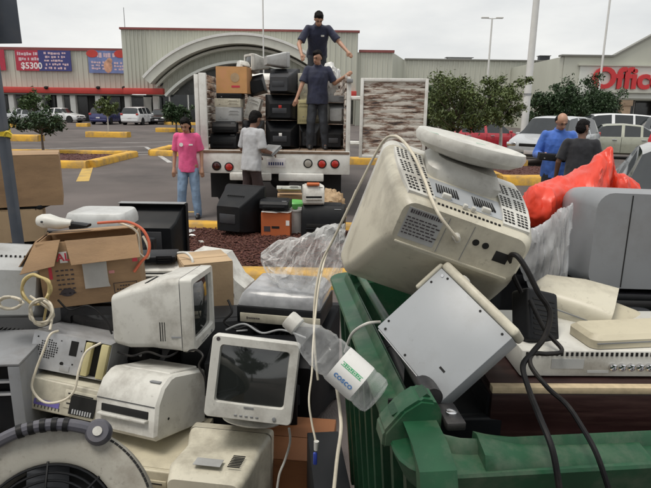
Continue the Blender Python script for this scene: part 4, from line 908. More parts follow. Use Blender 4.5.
# centre column of black televisions
x, z, w_, h_ = pb(264, 297, 120, 149, 9.6); h_ = at(280, 121, 9.6).z-DECK
tvback('television_set', 'black television with white label at the bottom of the truck load', (x, 9.6+.24, DECK+h_/2), (0, 0, 180), w_+.03, h_, .48, m_black, mark=m_paper); zz = DECK+h_+.003
h2 = at(280, 94, 9.65).z-zz; tvback('television_set', 'black television with red mark in the middle of the truck load', (x, 9.66+.24, zz+h2/2), (0, 0, 178), w_+.05, h2, .48, m_black, mark=m_redlamp); zz2 = zz+h2+.003
h3 = at(284, 67, 9.75).z-zz2; tvback('television_set', 'black television at the top of the truck load under the pale monitors', (at(281, 80, 9.75).x, 9.75+.24, zz2+h3/2), (0, 0, 170), .52, h3, .46, m_dgrey); zz3 = zz2+h3+.003
crt('pale_monitor', 'pale grey monitor lying on top of the truck load', (at(276, 61, 10.0).x, 10.05, zz3+.13), (0, 0, 110), .36, .25, .38, m_ltgrey, vents=False, group='electronics on the truck'); crt('pale_monitor', 'white monitor facing left on the highest television of the truck', (at(257, 60, 10.3).x, 10.35, zz3+.10), (0, 0, -60), .36, .28, .36, m_white, vents=False, group='electronics on the truck')
crt('dark_monitor', 'dark monitor wedged beside the orange brown box on the truck', (at(254, 82, 9.95).x, 10.22, zz2+.15), (0, 14, 190), .36, .34, .36, m_black, vents=False); case_pc('desktop_computer', 'white desktop computer tilted below the dark monitor on the truck', (at(252, 100, 9.9).x, 10.12, zz+h2*.45), (0, 16, 0), .22, .42, .36, m_white); tvback('television_set', 'dark television low behind the grey shirt man on the truck', (at(250, 130, 9.8).x, 10.1, DECK+.23), (0, 0, 180), .40, .46, .42, m_dgrey)
# right column
case_pc('tower_computer', 'pale yellow tower computer beside the navy polo man on the truck', (at(303.5, 103, 9.95).x, 10.1, DECK+.62), (0, 0, 0), .20, .42, .40, m_beigepl, bays=2); tvback('television_set', 'dark television under the pale yellow tower on the truck', (at(309, 135, 9.95).x, 10.15, DECK+.21), (0, 0, 182), .42, .42, .42, m_dgrey)
case_pc('tower_computer', 'white tower computer behind the navy polo man on the truck', (at(305, 75, 10.1).x, 10.25, DECK+1.04), (0, 0, 0), .24, .4, .44, m_cream); crt('pale_monitor', 'pale grey monitor at right of the navy polo man on the truck', (at(337, 97, 9.75).x, 10.0, DECK+.60), (0, 0, 175), .34, .36, .36, m_ltgrey, vents=False); tvback('television_set', 'black television at the right end of the truck bed', (at(334, 132, 9.6).x, 9.9, DECK+.205), (0, 0, 180), .40, .41, .42, m_black)
case_pc('desktop_computer', 'grey desktop computer on the pale monitor at the right of the truck', (at(337, 80, 9.8).x, 10.0, DECK+.84), (0, 0, 8), .36, .36, .11, m_grey); 
case_pc('desktop_computer', 'large beige tower lying under the feet of the bending man on the truck', (up.location.x-.03, 10.72, DECK+.28), (0, 0, 0), .5, .5, .56, m_beige); case_pc('desktop_computer', 'grey case the bending man on the truck stands on', (up.location.x, 10.72, DECK+.64), (0, 0, 0), .5, .5, .15, m_grey)
printer('white_printer', 'white printer tipped on top of the orange brown box on the truck', (at(247, 66, 10.2).x, 10.35, LZ+.46), (0, 10, 20), .36, .32, .16, m_white); case_pc('desktop_computer', 'thin dark case lying on the orange brown box on the truck', (at(236, 66, 10.0).x, 10.02, LZ+.405), (0, 2, 6), .40, .36, .05, m_dgrey)
def crumple(bm, c, r, seed, amp=.25, sub=4):
    q = bmesh.ops.create_icosphere(bm, subdivisions=sub, radius=1)
    for v in q['verts']:
        d = v.co.normalized(); n = noise.noise(d*1.6+V(seed, 0, 0))*.9+abs(noise.noise(d*4+V(0, seed, 0)))*.8+abs(noise.noise(d*9+V(0, 0, seed)))*.35
        k = 1-amp+amp*n*1.4; v.co = Vector(c)+V(d.x*r[0]*k, d.y*r[1]*k, d.z*r[2]*k)
q = at(329, 59, 10.0); t = thing('white_plastic_sack', 'crumpled white sack beside the bending man on the truck', 'sack', (q.x+.02, 10.05, DECK+.91)); part('sack', m_paper, t, lambda bm: crumple(bm, (0, 0, .27), (.19, .16, .28), 4), 50)
# box carried by the man in grey
q = at(268, 155, 8.5); t = case_pc('carried_case', 'small grey case carried by the man in grey t-shirt', (at(266, 155, 8.6).x+.03, 8.96, 1.09), (58, 0, 138), .30, .05, .24, m_grey, 'computer')
q = at(549, 156, 8.1); case_pc('dark_case', 'flat dark case held by the balding man in blue', (at(552, 155, 8.0).x, 8.02, at(552, 157, 8.0).z), (0, 4, -14), .34, .28, .09, m_black, 'computer')

# ================================================================== THINGS ON THE MULCH ISLAND
MZ = .125
def ontop(x0, x1, y0, y1, Y, zb_): a, b = at(x0, y1, Y), at(x1, y0, Y); return (a.x+b.x)/2, b.x-a.x, b.z-zb_
x, w_, h_ = ontop(209, 262, 190, 243, 7.05, MZ)
tvback('television_set', 'big black television standing on the red mulch before the truck', (x, 7.0+.30, MZ+h_/2), (0, 0, 158), w_*.84, h_, .50, m_black)
x, w_, h_ = ontop(262, 291, 214, 240, 7.1, MZ)
t = carton('orange_box', 'bright orange cardboard box on the mulch beside the big black television', (x, 7.1+.17, MZ), (0, 0, -4), w_, .34, h_, m_cardor)
pbox('dark_print', m_ink, t, (-w_*.40, -.1725, h_*.22), (-w_*.18, -.1705, h_*.45)); pbox('hand_hole', m_hole, t, (-.05, -.1725, h_*.36), (.05, -.1705, h_*.46)); pbox('white_patch', m_paper, t, (w_*.36, -.1725, h_*.5), (w_*.48, -.1705, h_*.72))
ob = MZ+h_+.010
t = thing('paper_sheet', 'rumpled white sheets on top of the orange box', 'paper', (x, 7.25, ob+.001))
def sheet(bm):
    g = [[bm.verts.new((-.19+.38*i/8, -.17+.34*j/8, .012+.018*noise.noise(V(i*.7, j*.6, 3.3))+(-.03 if j == 0 else 0)*0)) for i in range(9)] for j in range(9)]
    for j in range(8):
        for i in range(8): bm.faces.new((g[j][i], g[j][i+1], g[j+1][i+1], g[j+1][i]))
    bmesh.ops.solidify(bm, geom=bm.faces[:], thickness=.006)
part('sheet', m_paper, t, sheet, 60)
printer('black_scanner', 'flat black scanner lying on the orange box', (x-.02, 7.27, ob+.095), (0, 0, -6), .38, .30, .12, m_black)
q = at(296, 222, 7.3); t = thing('white_bucket', 'white plastic bucket right of the orange box', 'bucket', (q.x, 7.35, MZ)); part('bucket', m_whitepl, t, lambda bm: lathe(bm, [(.10, 0), (.115, .30), (.125, .31), (.125, .33), (.11, .33), (.105, .1), (.01, .1)], 24)); 
q = at(294, 208, 7.75); t = thing('lidded_tub', 'dark blue tub with green lid behind the white bucket', 'tub', (at(295, 210, 7.9).x, 7.6, MZ)); part('tub', m_dblue, t, lambda bm: lathe(bm, [(.13, 0), (.15, .30), (.01, .30)], 24)); part('lid', m_ygreen, t, lambda bm: lathe(bm, [(.155, .301), (.158, .37), (.14, .39), (.01, .39)], 24))
x, w_, h_ = ontop(302, 346, 207, 240, 7.0, MZ)
printer('black_printer', 'wide black printer on the mulch beside the clear bag', (x, 7.2, MZ+h_/2), (0, 0, -5), w_, .4, h_, m_black); pz_ = MZ+h_
x2 = at(313, 200, 7.15).x
printer('white_printer', 'small white printer with orange stripe on the wide black printer', (x2, 7.2, pz_+.13), (0, 0, 6), .27, .26, .24, m_white); t = bpy.context.scene.objects[-1]
t = thing('orange_tray', 'orange tray standing on the small white printer', 'tray', (x2, 7.15, pz_+.252)); part('tray', m_cardor, t, lambda bm: box(bm, (0, 0, .012), (.16, .14, .024), .004))
q = at(288, 196, 8.0); case_pc('white_player', 'white flat player leaning on the lidded tub', (q.x+.02, 8.0+.0, .62), (-18, 0, 0), .34, .22, .05, m_white, 'player'); 
t = carton('cardboard_box', 'plain box under the white flat player by the truck', (q.x+.02, 8.12, 0), (0, 0, 5), .36, .3, .52, m_card)
q = at(333, 197, 7.7); t = thing('canvas_bag', 'dirty beige cloth bag under the rear of the truck', 'bag', (q.x, 8.25, 0)); part('bag', m_cardin, t, lambda bm: crumple(bm, (0, 0, .30), (.24, .18, .34), 9), 50)
q = at(325, 222, 6.9); t = thing('black_cable_heap', 'tangle of black cables in front of the wide black printer', 'cable', (0, 0, 0))
def heap(bm, c, r, n, seed, rad=.008):
    rg = random.Random(seed); pts = []
    for i in range(n):
        a = rg.uniform(0, 6.3); rr_ = r*rg.uniform(.3, 1); pts.append(Vector(c)+V(rr_*math.cos(a), rr_*.7*math.sin(a), rad+rg.uniform(0, r*.35)))
    tube(bm, pts, rad, 6, 5)
part('cables', m_bcord, t, lambda bm: heap(bm, (at(333, 232, 6.75).x, 6.75, MZ), .22, 26, 5))
# litter on the mulch
for i, (px, py, m, sz) in enumerate(((192, 236, m_paper, .06), (201, 242, m_white, .05), (196, 260, m_paper, .04), (189, 232, m_ltgrey, .09), (216, 262, m_paper, .03), (203, 252, m_paper, .03), (221, 254, m_cardin, .035))):
    q = gr(px, py, .13); bm = B(); crumple(bm, (0, 0, sz*.25), (sz, sz*.7, sz*.3), i+2, .4, 2)
    o = obj('litter_scrap', bm, m, None, 60, (q.x, q.y, .125)); tag(o, ['crumpled paper scrap nearest the kerb stub on the mulch', 'white plastic shard beside the big black television', 'paper scrap at the left edge of the mulch', 'grey broken plastic piece at the end of the yellow kerb', 'tiny paper scrap near the near kerb', 'small paper scrap mid mulch left of the television', 'brown card scrap on the mulch near the front kerb'][i], 'litter')
# flat black television standing behind the printed box
tz0 = .0
x, w_, h_ = ontop(120, 184, 205, 262, 5.0, .30)
tvb = crt('black_monitor', 'wide black television seen from behind, between the printed carton and the mulch', (x, 5.0, .30+h_/2), (0, 0, 180), w_, h_, .30, m_black, 'television', tail=(.74, .60), tz=-.10, flat=.16, r=.012, vents=False)
part('top_strip', m_grey, tvb, lambda bm: box(bm, (0, -.075, h_/2+.004), (w_*.98, .10, .006), .002)); part('socket_panel', m_dgrey, tvb, lambda bm: box(bm, (-w_*.05, .148, -h_*.02), (w_*.34, .02, h_*.3), .006))
carton('cardboard_box', 'carton hidden under the wide black television', (x, 5.0, 0), (0, 0, 0), .6, .4, .29, m_card)
# tub, boxes at far left
x, w_, h_ = ontop(62, 121, 194, 225, 4.1, .75)
t = thing('storage_tub', 'white lidded plastic tub behind the printed carton', 'tub', (x, 4.3, .70))
part('tub', m_whitepl, t, lambda bm: loft(bm, [[V(a*k, b*k, z) for a, b in rrect(w_*.94, .34, .05, 4)] for k, z in ((.86, 0), (.98, .16))])); part('lid', m_whitepl, t, lambda bm: loft(bm, [[V(a*k, b*k, z) for a, b in rrect(w_, .38, .06, 4)] for k, z in ((1, .155), (1.01, .18), (.99, .22), (.93, .255), (.9, .26))]))
tvback('television_set', 'black television hidden under the white lidded tub', (x, 4.3, .352), (0, 0, 170), .62, .70, .5, m_black)
x1 = at(53, 180, 4.4).x
za, zb2 = at(20, 207, 4.4).z, at(20, 156, 4.4).z
t = carton('cardboard_box', 'large brown carton high behind the sign post at left', (x1-.40, 4.4+.22, za), (0, 0, 24), .66, .5, zb2-za, m_card); za0 = za
zc_, zd = at(20, 245, 4.3).z, at(20, 213, 4.3).z
t = carton('cardboard_box', 'open tan carton below the large brown one behind the sign post', (at(37, 230, 4.3).x-.42, 4.3+.24, zc_), (0, 0, 24), .66, .46, zd-zc_, m_cardin)
case_pc('flat_player', 'black flat player between the two stacked cartons at left', (x1-.40, 4.62, (zd+.009+za)/2), (0, 0, 3), .5, .36, max(.03, za-zd-.010), m_black, 'player')
tvback('television_set', 'black television under the cartons behind the sign post', (x1-.40, 4.62, zc_/2), (0, 0, 180), .66, zc_-.004, .5, m_black)

# ================================================================== LEFT PILE
# --- white desk monitor in front
t6 = crt('white_monitor', 'white monitor with dark screen facing the camera, in the middle of the pile', (-.289, 2.273, .626), (-13.9, 5.5, -2.4), .36, .335, .36, m_white, foot=True, bez=.036, chin=.026)
part('badge', m_grey, t6, lambda bm: box(bm, (.0, -.181, -.113), (.04, .002, .006))); part('sticker', m_ink, t6, lambda bm: lathe(bm, [(.006, 0), (.008, 0), (.008, .001), (.006, .001)], 14, Matrix.Translation((-.155, -.180, .152)) @ Matrix.Rotation(R(90), 4, 'X')))
# --- white monitor lying behind, screen to the right
t5 = crt('white_monitor', 'big white monitor seen from its side with screen turned right', (-.785, 2.60, .800), (-2, 5, 86), .36, .345, .40, m_white, bez=.03, chin=.015, tail=(.74, .70), tz=-.10, flat=.40)
part('badge', m_grey, t5, lambda bm: box(bm, (-.178, -.12, -.10), (.003, .05, .008)))
# --- printer
t3 = printer('white_printer', 'white laser printer with paper slot under the big white monitor', (-.800, 2.40, .425), (-14, -4, -24), .36, .36, .27, m_white)
# --- open chassis on beige desktop
t4 = thing('open_computer_chassis', 'open silver computer chassis with speaker holes and yellow drive bays', 'computer', (-1.20, 2.616, .562), (-14, 11, -1)); cw, chh, cd = .36, .17, .34
def plate(bm):
    b2(bm, (-cw/2, -cd/2, -chh/2), (cw/2-.12, -cd/2+.004, chh/2)); b2(bm, (-cw/2, -cd/2, chh/2), (cw/2, cd/2, chh/2+.003)); b2(bm, (-cw/2-.003, -cd/2, -chh/2), (-cw/2, cd/2, chh/2)); b2(bm, (-cw/2, -cd/2, -chh/2-.003), (cw/2, cd/2, -chh/2)); b2(bm, (cw/2-.004, -cd/2+.02, -chh/2), (cw/2, cd/2, chh/2)); b2(bm, (-cw/2, cd/2-.004, -chh/2), (cw/2, cd/2, chh/2))
part('steel_frame', m_metal, t4, plate)
def holes(bm):
    for i in range(-4, 5):
        for j in range(-4, 5):
            if .8 < math.hypot(i, j) < 4.4: lathe(bm, [(.001, 0), (.0035, 0), (.0035, .0012), (.001, .0012)], 8, Matrix.Translation((-.105+i*.0105, -cd/2-.0002, .012+j*.0105)) @ Matrix.Rotation(R(90), 4, 'X'))
    for x, z, r_ in ((-.16, .06, .004), (-.03, -.045, .009), (-.16, -.055, .004), (-.05, .06, .003), (.02, -.04, .004), (.05, .03, .003)): lathe(bm, [(.001, 0), (r_, 0), (r_, .0012), (.001, .0012)], 10, Matrix.Translation((x, -cd/2-.0002, z)) @ Matrix.Rotation(R(90), 4, 'X'))
    b2(bm, (-.005, -cd/2-.0014, .0), (.03, -cd/2-.0002, .07))
tag(part('holes', m_hole, t4, holes), kind='stuff')
part('drive_bay', m_beigepl, t4, lambda bm: b2(bm, (cw/2-.115, -cd/2-.006, -chh/2+.004), (cw/2-.085, cd/2-.03, chh/2-.008), .003)); part('drive_bay', m_beigepl, t4, lambda bm: b2(bm, (cw/2-.042, -cd/2-.010, -chh/2+.004), (cw/2-.006, cd/2-.03, chh/2-.004), .003)); part('dark_gap', m_hole, t4, lambda bm: b2(bm, (cw/2-.084, -cd/2+.03, -chh/2+.004), (cw/2-.043, -cd/2+.04, chh/2-.004)))
part('pressed_square', m_metal, t4, lambda bm: b2(bm, (-.035, -cd/2-.003, -.078), (.01, -cd/2-.0003, -.052), .001))
t = case_pc('beige_desktop_computer', 'beige desktop computer with purple strip under the open chassis', (-1.175, 2.50, .395), (-16, 9, -6), .37, .36, .14, m_cream, bays=2)
pbox('purple_strip', mat('purple_strip', (.16, .13, .42), .4), t, (-.13, -.1855, -.045), (-.01, -.1835, -.02)); pbox('open_bay', m_hole, t, (.04, -.1905, -.055), (.16, -.1865, .03))
def fins(bm):
    for k in range(8): box(bm, (.06+.012*k, -.193, -.040), (.006, .004, .02))
part('bay_fins', m_metal, t, fins)
# --- printed carton with open flaps
bx = thing('printed_carton', 'brown carton with open flaps, red letters and a white paper note', 'cardboard box', (-1.222, 2.905, .748), (-3, -3, 15)); bw, bd, bh = .475, .34, .335
for lo, hi in (((-bw/2, -bd/2, 0), (bw/2, -bd/2+.006, bh)), ((-bw/2, bd/2-.006, 0), (bw/2, bd/2, bh)), ((-bw/2, -bd/2+.006, 0), (-bw/2+.006, bd/2-.006, bh)), ((bw/2-.006, -bd/2+.006, 0), (bw/2, bd/2-.006, bh)), ((-bw/2+.006, -bd/2+.006, .002), (bw/2-.006, bd/2-.006, .008))): pbox('side', m_card, bx, lo, hi, .002)
def flap(pts, m=m_card):
    bm = B(); vs_ = [bm.verts.new(p) for p in pts]; bm.faces.new(vs_); bmesh.ops.subdivide_edges(bm, edges=bm.edges[:], cuts=5, use_grid_fill=True)
    for v in bm.verts: v.co += V(0, -.006, .002)*noise.noise(v.co*14)
    bmesh.ops.solidify(bm, geom=bm.faces[:], thickness=.005); return obj('flap', bm, m, bx, 50)
flap([(-.10, -bd/2-.004, bh+.004), (bw/2+.002, -bd/2-.004, bh+.004), (bw/2+.014, -bd/2-.055, bh-.105), (-.075, -bd/2-.06, bh-.112)])
flap([(-bw/2-.002, -bd/2+.02, bh+.004), (-.12, -bd/2-.004, bh+.012), (-.155, -bd/2-.05, bh-.11), (-bw/2-.075, -bd/2-.05, bh-.135)])
flap([(-bw/2-.004, bd/2, bh+.004), (-bw/2-.004, -bd/2+.03, bh+.004), (-bw/2-.10, -bd/2+.04, bh-.12), (-bw/2-.10, bd/2-.02, bh-.10)])
flap([(-bw/2+.02, bd/2-.004, bh+.004), (bw/2-.02, bd/2-.004, bh+.004), (bw/2-.02, bd/2-.15, bh+.012), (-bw/2+.02, bd/2-.15, bh+.012)])
pbox('packed_papers', m_cardin, bx, (-bw/2+.01, -bd/2+.01, .01), (bw/2-.01, bd/2-.01, bh-.05))
pn = B(); pg = [[pn.verts.new((-.035+.115*i/6+.006*(j == 0)*(i == 6), -bd/2-.010-.006*noise.noise(V(i*.5, j*.5, 1)), .085+.155*j/6)) for i in range(7)] for j in range(7)]
for j in range(6):
    for i in range(6): pn.faces.new((pg[j][i], pg[j][i+1], pg[j+1][i+1], pg[j+1][i]))
bmesh.ops.solidify(pn, geom=pn.faces[:], thickness=.001); obj('paper_note', pn, m_paper, bx, 60)
pbox('white_flap_label', m_paper, bx, (-.135, -bd/2-.0075, bh-.105), (-.10, -bd/2-.001, bh-.05)); text('red_letters', 'AL', .055, m_redink, bx, (-.118, -bd/2-.009, bh-.078), ext=.0008, off=.001)
def prints(bm):
    rg = random.Random(3)
    for k in range(6): 
        for q_ in range(4): box(bm, (-.155+.022*q_+rg.uniform(-.003, .003), -bd/2-.001, .19-.024*k), (.014, .002, .007))
    lathe(bm, [(.026, 0), (.034, 0), (.034, .002), (.026, .002)], 20, Matrix.Translation((-.12, -bd/2, .075)) @ Matrix.Diagonal((1, 1, .6, 1)) @ Matrix.Rotation(R(90), 4, 'X'))
    for lo, hi in (((.10, .045), (.215, .048)), ((.10, .095), (.215, .098)), ((.10, .045), (.103, .098)), ((.212, .045), (.215, .098))): b2(bm, (lo[0], -bd/2-.002, lo[1]), (hi[0], -bd/2, hi[1]))
    for k in range(7): box(bm, (.118+.013*k, -bd/2-.001, .062), (.008, .002, .008))
    for k in range(4): box(bm, (.135+.013*k, -bd/2-.001, .080), (.008, .002, .006))
tag(part('printed_marks', m_ink, bx, prints), kind='stuff'); pbox('red_side_print', m_redink, bx, (-.195, -bd/2-.0015, .15), (-.18, -bd/2-.0002, .23)); pbox('pink_print', mat('pink_print', (.6, .25, .25), .6), bx, (.085, -bd/2-.0015, .15), (.112, -bd/2-.0002, .165)); pbox('red_corner_print', m_redink, bx, (.205, -bd/2-.0015, .20), (.23, -bd/2-.0002, .235))
# --- telephone handset like dryer on the carton
hd = thing('hair_dryer', 'white rounded hair dryer with black nozzle lying on the printed carton', 'hair dryer', at(53, 219, 2.95), (0, 0, 0))
def dryer(bm):
    rr_ = [(-.085, .012), (-.08, .03), (-.055, .043), (-.02, .045), (.03, .038), (.075, .028), (.10, .022)]
    loft(bm, [[V(x, r_*math.cos(2*PI*i/16), r_*.85*math.sin(2*PI*i/16)+.012*(x < 0)) for i in range(16)] for x, r_ in rr_])
part('shell', m_white, hd, dryer, 50); part('nozzle', m_black, hd, lambda bm: loft(bm, [[V(x, a, b-.01) for a, b in rrect(w__, h__, .008, 3)] for x, w__, h__ in ((.09, .04, .04), (.14, .05, .028), (.19, .06, .014))])); part('handle', m_dgrey, hd, lambda bm: tube(bm, [(-.03, .03, -.01), (-.06, .10, -.02), (-.10, .16, -.03)], .017, 10)); part('button', m_dgrey, hd, lambda bm: ell(bm, (-.04, -.043, .015), (.008, .004, .006)))
hd.location.z = .742+.335+.055
# --- coiled cords at left
def cordthing(label, pts, r_, m, name='cord'):
    t = thing(name, label, 'cord', (0, 0, 0)); part('cord', m, t, lambda bm: tube(bm, pts, r_, 8, 8)); return t
def coil(cx_, cy_, Y, rx, ry, n, seed, yamp=.03):
    rg = random.Random(seed); o = []
    for i in range(n*10+1):
        a = 2*PI*i/10+rg.uniform(-.1, .1); k = 1+rg.uniform(-.12, .12); o.append(at(cx_+rx*k*math.cos(a), cy_+ry*k*math.sin(a), Y+yamp*math.sin(a*1.3)+rg.uniform(-.012, .012)))
    return o
cordthing('yellowish cord looped in rings against the printed carton', coil(36, 289, 2.58, 14, 14, 3, 3)+[at(44, 320, 2.55)], .006, mat('yellow_cord', (.50, .40, .18), .5)); cordthing('beige cord coiled under the printed carton', [at(30, 296, 2.52)]+coil(41, 312, 2.50, 11, 12, 4, 5)+[at(50, 330, 2.45)], .006, m_cord); cordthing('pale cord bunched on the grey monitor at left edge', coil(10, 303, 2.46, 12, 6, 4, 8, .05), .006, m_cord)
cordthing('pale cord draped over the open chassis and beige desktop', [at(58, 331, 2.45), at(50, 335, 2.40), at(43, 352, 2.36), at(36, 370, 2.33), at(32, 388, 2.30), at(44, 402, 2.27), at(62, 401, 2.27), at(74, 391, 2.29), at(79, 370, 2.33), at(86, 352, 2.38), at(101, 343, 2.42)], .0055, m_cord)
cordthing('red orange cord arching from the printed carton', [at(98, 223, 3.0), at(112, 222, 2.95), at(128, 222, 2.9), at(142, 229, 2.86), at(149, 242, 2.84), at(148, 254, 2.82), at(141, 262, 2.8), at(134, 272, 2.78)], .0075, m_ocord); cordthing('beige cord hanging inside the red orange one', [at(118, 222, 2.97), at(136, 231, 2.9), at(139, 247, 2.88), at(140, 254, 2.86), at(148, 258, 2.84), at(148, 247, 2.84), at(143, 236, 2.86)], .006, m_cord)
# --- grey monitor and grey tower at left edge
crt('grey_monitor', 'light grey monitor at left edge below the printed carton', (-1.64, 2.80, .84), (10, -8, 205), .42, .40, .38, m_ltgrey, vents=True)
tw = thing('empty_computer_case', 'grey steel computer case with black empty bays at left edge', 'computer', (-1.60, 2.42, .0), (0, 0, 6)); 
ww, dd, hh_ = .52, .40, .655
for lo, hi in (((-ww/2, -dd/2, hh_-.012), (ww/2, dd/2, hh_)), ((-ww/2, -dd/2, .0), (-ww/2+.012, dd/2, hh_-.013)), ((ww/2-.05, -dd/2, 0), (ww/2, dd/2, hh_-.013)), ((-ww/2+.013, -dd/2, 0), (ww/2-.051, dd/2, .012)), ((-ww/2+.013, dd/2-.01, .013), (ww/2-.051, dd/2, hh_-.013))): pbox('case_panel', mat('dull_grey_steel', (.25, .26, .275), .45, var=.08, dirt=GRIME, damt=.4, dscale=4), tw, lo, hi, .003)
pbox('inner_shade', m_hole, tw, (-ww/2+.014, -dd/2+.10, .014), (ww/2-.052, -dd/2+.12, hh_-.015))
for z in (.50, .56): pbox('bay_rail', m_metal, tw, (-ww/2+.014, -dd/2+.01, z), (ww/2-.052, -dd/2+.04, z+.006))
pbox('drive_front', m_black, tw, (-ww/2+.014, -dd/2+.02, .33), (ww/2-.052, -dd/2+.09, .49))
# --- black glossy monitor under the carton
crt('black_glossy_monitor', 'glossy black monitor under the printed carton', (-1.13, 2.93, .57), (-6, 0, 4), .50, .30, .36, m_gloss, bez=.05, chin=.03, mscreen=m_gloss)
case_pc('black_computer', 'black computer lying under the glossy black monitor', (-1.13, 3.0, .205), (0, 0, 2), .52, .44, .41, m_black)
tvback('television_set', 'dark television under the light grey monitor at left', (-1.75, 3.05, .30), (0, 0, 170), .52, .60, .5, m_black)
# --- flat white machine with a laptop drive, behind the big white monitor
x, z, w_, h_ = pb(131, 192, 258, 276, 3.35)
t = printer('white_flatbed_scanner', 'flat white scanner behind the big white monitor', (x, 3.52, z+.03), (0, 0, 3), w_, .36, .10, m_white); case_pc('black_drive', 'thin black drive lying on the flat white scanner', (at(160, 254, 3.5).x, 3.45, z+.105), (0, 0, 8), .24, .2, .035, m_black, 'drive')
cordthing('white cord curling round the flat white scanner', [at(178, 253, 3.4), at(186, 253, 3.35), at(192, 259, 3.3), at(192, 266, 3.28), at(186, 274, 3.27)], .008, m_white)
tvback('television_set', 'black television hidden under the flat white scanner', (x, 3.55, (z-.02)/2), (0, 0, 180), .6, z-.025, .46, m_black)
carton('cardboard_box', 'tan carton between the big white monitor and the yellow kerb', (at(200, 285, 3.3).x, 3.42, .35), (0, 0, 24), .30, .30, at(200, 263, 3.3).z-.35, m_cardin); case_pc('black_computer', 'black computer under the small tan carton', (at(200, 285, 3.3).x, 3.42, .172), (0, 0, 10), .42, .42, .34, m_black)
# --- white polystyrene wedge by the kerb
wd = thing('foam_block', 'white foam packing block leaning by the yellow kerb', 'packing foam', (at(222, 288, 4.4).x, 4.4, 0), (0, 0, -12)); part('block', m_white, wd, lambda bm: (prism(bm, [(-.2, 0), (.24, 0), (.24, .36), (.16, .42), (.05, .60), (-.2, .62)], -.12, .12, 'y')))
pbox('orange_label', m_cardor, wd, (-.15, -.124, .30), (-.12, -.121, .50)); pbox('dark_mark', m_ink, wd, (.1, -.124, .28), (.15, -.121, .31))
# --- record player with smoked cover
rp = thing('record_player', 'record player with smoked plastic cover under the clear bag', 'record player', (-.213, 2.999, .640), (1, 0, -10.9)); rw_, rd_ = .46, .36
part('plinth', m_black, rp, lambda bm: b2(bm, (-rw_/2, -rd_/2, -.02), (rw_/2, rd_/2, .075), .006)); fp = part('front_panel', m_cream, rp, lambda bm: b2(bm, (-rw_/2+.02, -rd_/2-.006, -.012), (rw_/2, -rd_/2-.0005, .040), .003))
text('lettering', 'Garrard', .022, m_ink, fp, (-rw_/2+.095, -rd_/2-.007, .014), ext=.0005) if False else part('dark_badge', m_ink, fp, lambda bm: [box(bm, (-rw_/2+.06+.011*k, -rd_/2-.0068, .014), (.007, .0015, .008 if k else .012)) for k in range(7)])
part('platter', m_dgrey, rp, lambda bm: lathe(bm, [(.01, .076), (.14, .076), (.14, .088), (.01, .090)], 32)); part('tone_arm', m_metal, rp, lambda bm: tube(bm, [(.17, .12, .10), (.16, 0, .10), (.10, -.08, .095)], .005, 8))
def cover(bm): loft(bm, [[V(a*k, b*k+o_, z) for a, b in rrect(rw_-.01, rd_-.01, .015, 3)] for k, z, o_ in ((1, .078, 0), (.99, .10, 0), (.93, .135, .01), (.84, .155, .02), (.82, .157, .02))], False, True)
part('dust_cover', m_cover, rp, cover, 50)
tvback('television_set', 'black television under the record player', (-.22, 3.02, .306), (0, 0, 176), .60, .61, .46, m_black)
case_pc('black_computer', 'black slab computer between record player and white monitor', (-.36, 2.66, .28), (0, 0, 4), .44, .34, .56, m_black); printer('black_printer', 'black printer lying left below the record player', (-.62, 3.05, .30), (0, 0, 12), .40, .36, .58, m_black)
# --- lower white monitor, seen from behind
t7 = crt('white_monitor', 'white monitor seen from behind at the bottom centre of the pile', (-.43, 2.06, .195), (6, 0, 172), .37, .37, .40, m_cream, tail=(.80, .84), tz=-.03, vents=False, chin=.02, flat=.25)
pbox('rear_sticker', m_ltgrey, t7, (-.05, .095, .178), (.06, .150, .1795)); t7s = t7.children[-1]; t7s.rotation_euler = (0, 0, 0)
part('vent_slots', m_hole, t7, lambda bm: [box(bm, (-.10, .05+.012*k, .176), (.05, .004, .003)) for k in range(8)]); part('vent_slots', m_hole, t7, lambda bm: slits(bm, -.11, .11, -.02, .09, .201, 12))
# --- beige slab computer under the printer
t2 = case_pc('beige_desktop_computer', 'beige desktop computer beneath the white laser printer', (-.80, 2.30, .165), (0, 0, -10), .46, .44, .21, m_beige, bays=1); case_pc('black_computer', 'black computer under the beige ones at the bottom left', (-1.20, 2.62, .12), (0, 0, 4), .44, .40, .235, m_black); case_pc('black_computer', 'thin black computer under the beige slab near the fan', (-.80, 2.33, .028), (0, 0, -4), .44, .44, .055, m_black)
crt('beige_monitor', 'beige monitor face down beside the fan at bottom left', (-1.16, 2.12, .155), (90, 0, 12), .40, .38, .30, m_cream, vents=False)
# --- fan
fn = thing('floor_fan', 'round beige floor fan with dark grille and ribbed carry handle', 'fan', (-.735, 1.275, .625), (51, 0, 14))
FRr = .284
part('drum', mat('grimy_cream_plastic', (.36, .345, .30), .5, var=.1, dirt=GRIME, damt=.7, dscale=5, bump=.05), fn, lambda bm: lathe(bm, [(FRr*.93, -.07), (FRr*1.0, -.05), (FRr*1.02, .0), (FRr, .022), (FRr*.97, .034), (FRr*.70, .024), (FRr*.66, .016), (FRr*.655, -.06)], 64, None, False), 40)
def grille(bm):
    for k in range(1, 10):
        r_ = FRr*.66*k/9.3; tube(bm, [(r_*math.cos(2*PI*i/40), r_*math.sin(2*PI*i/40), .024+.012*(1-k/9)) for i in range(41)], .0035, 6, 1, False)
    for i in range(8):
        a = 2*PI*i/8; tube(bm, [(.03*math.cos(a), .03*math.sin(a), .040), (FRr*.45*math.cos(a), FRr*.45*math.sin(a), .034), (FRr*.67*math.cos(a), FRr*.67*math.sin(a), .022)], .0035, 6, 3)
    lathe(bm, [(.001, .034), (.035, .034), (.035, .044), (.001, .047)], 20)
part('grille', m_black, fn, grille, 50)
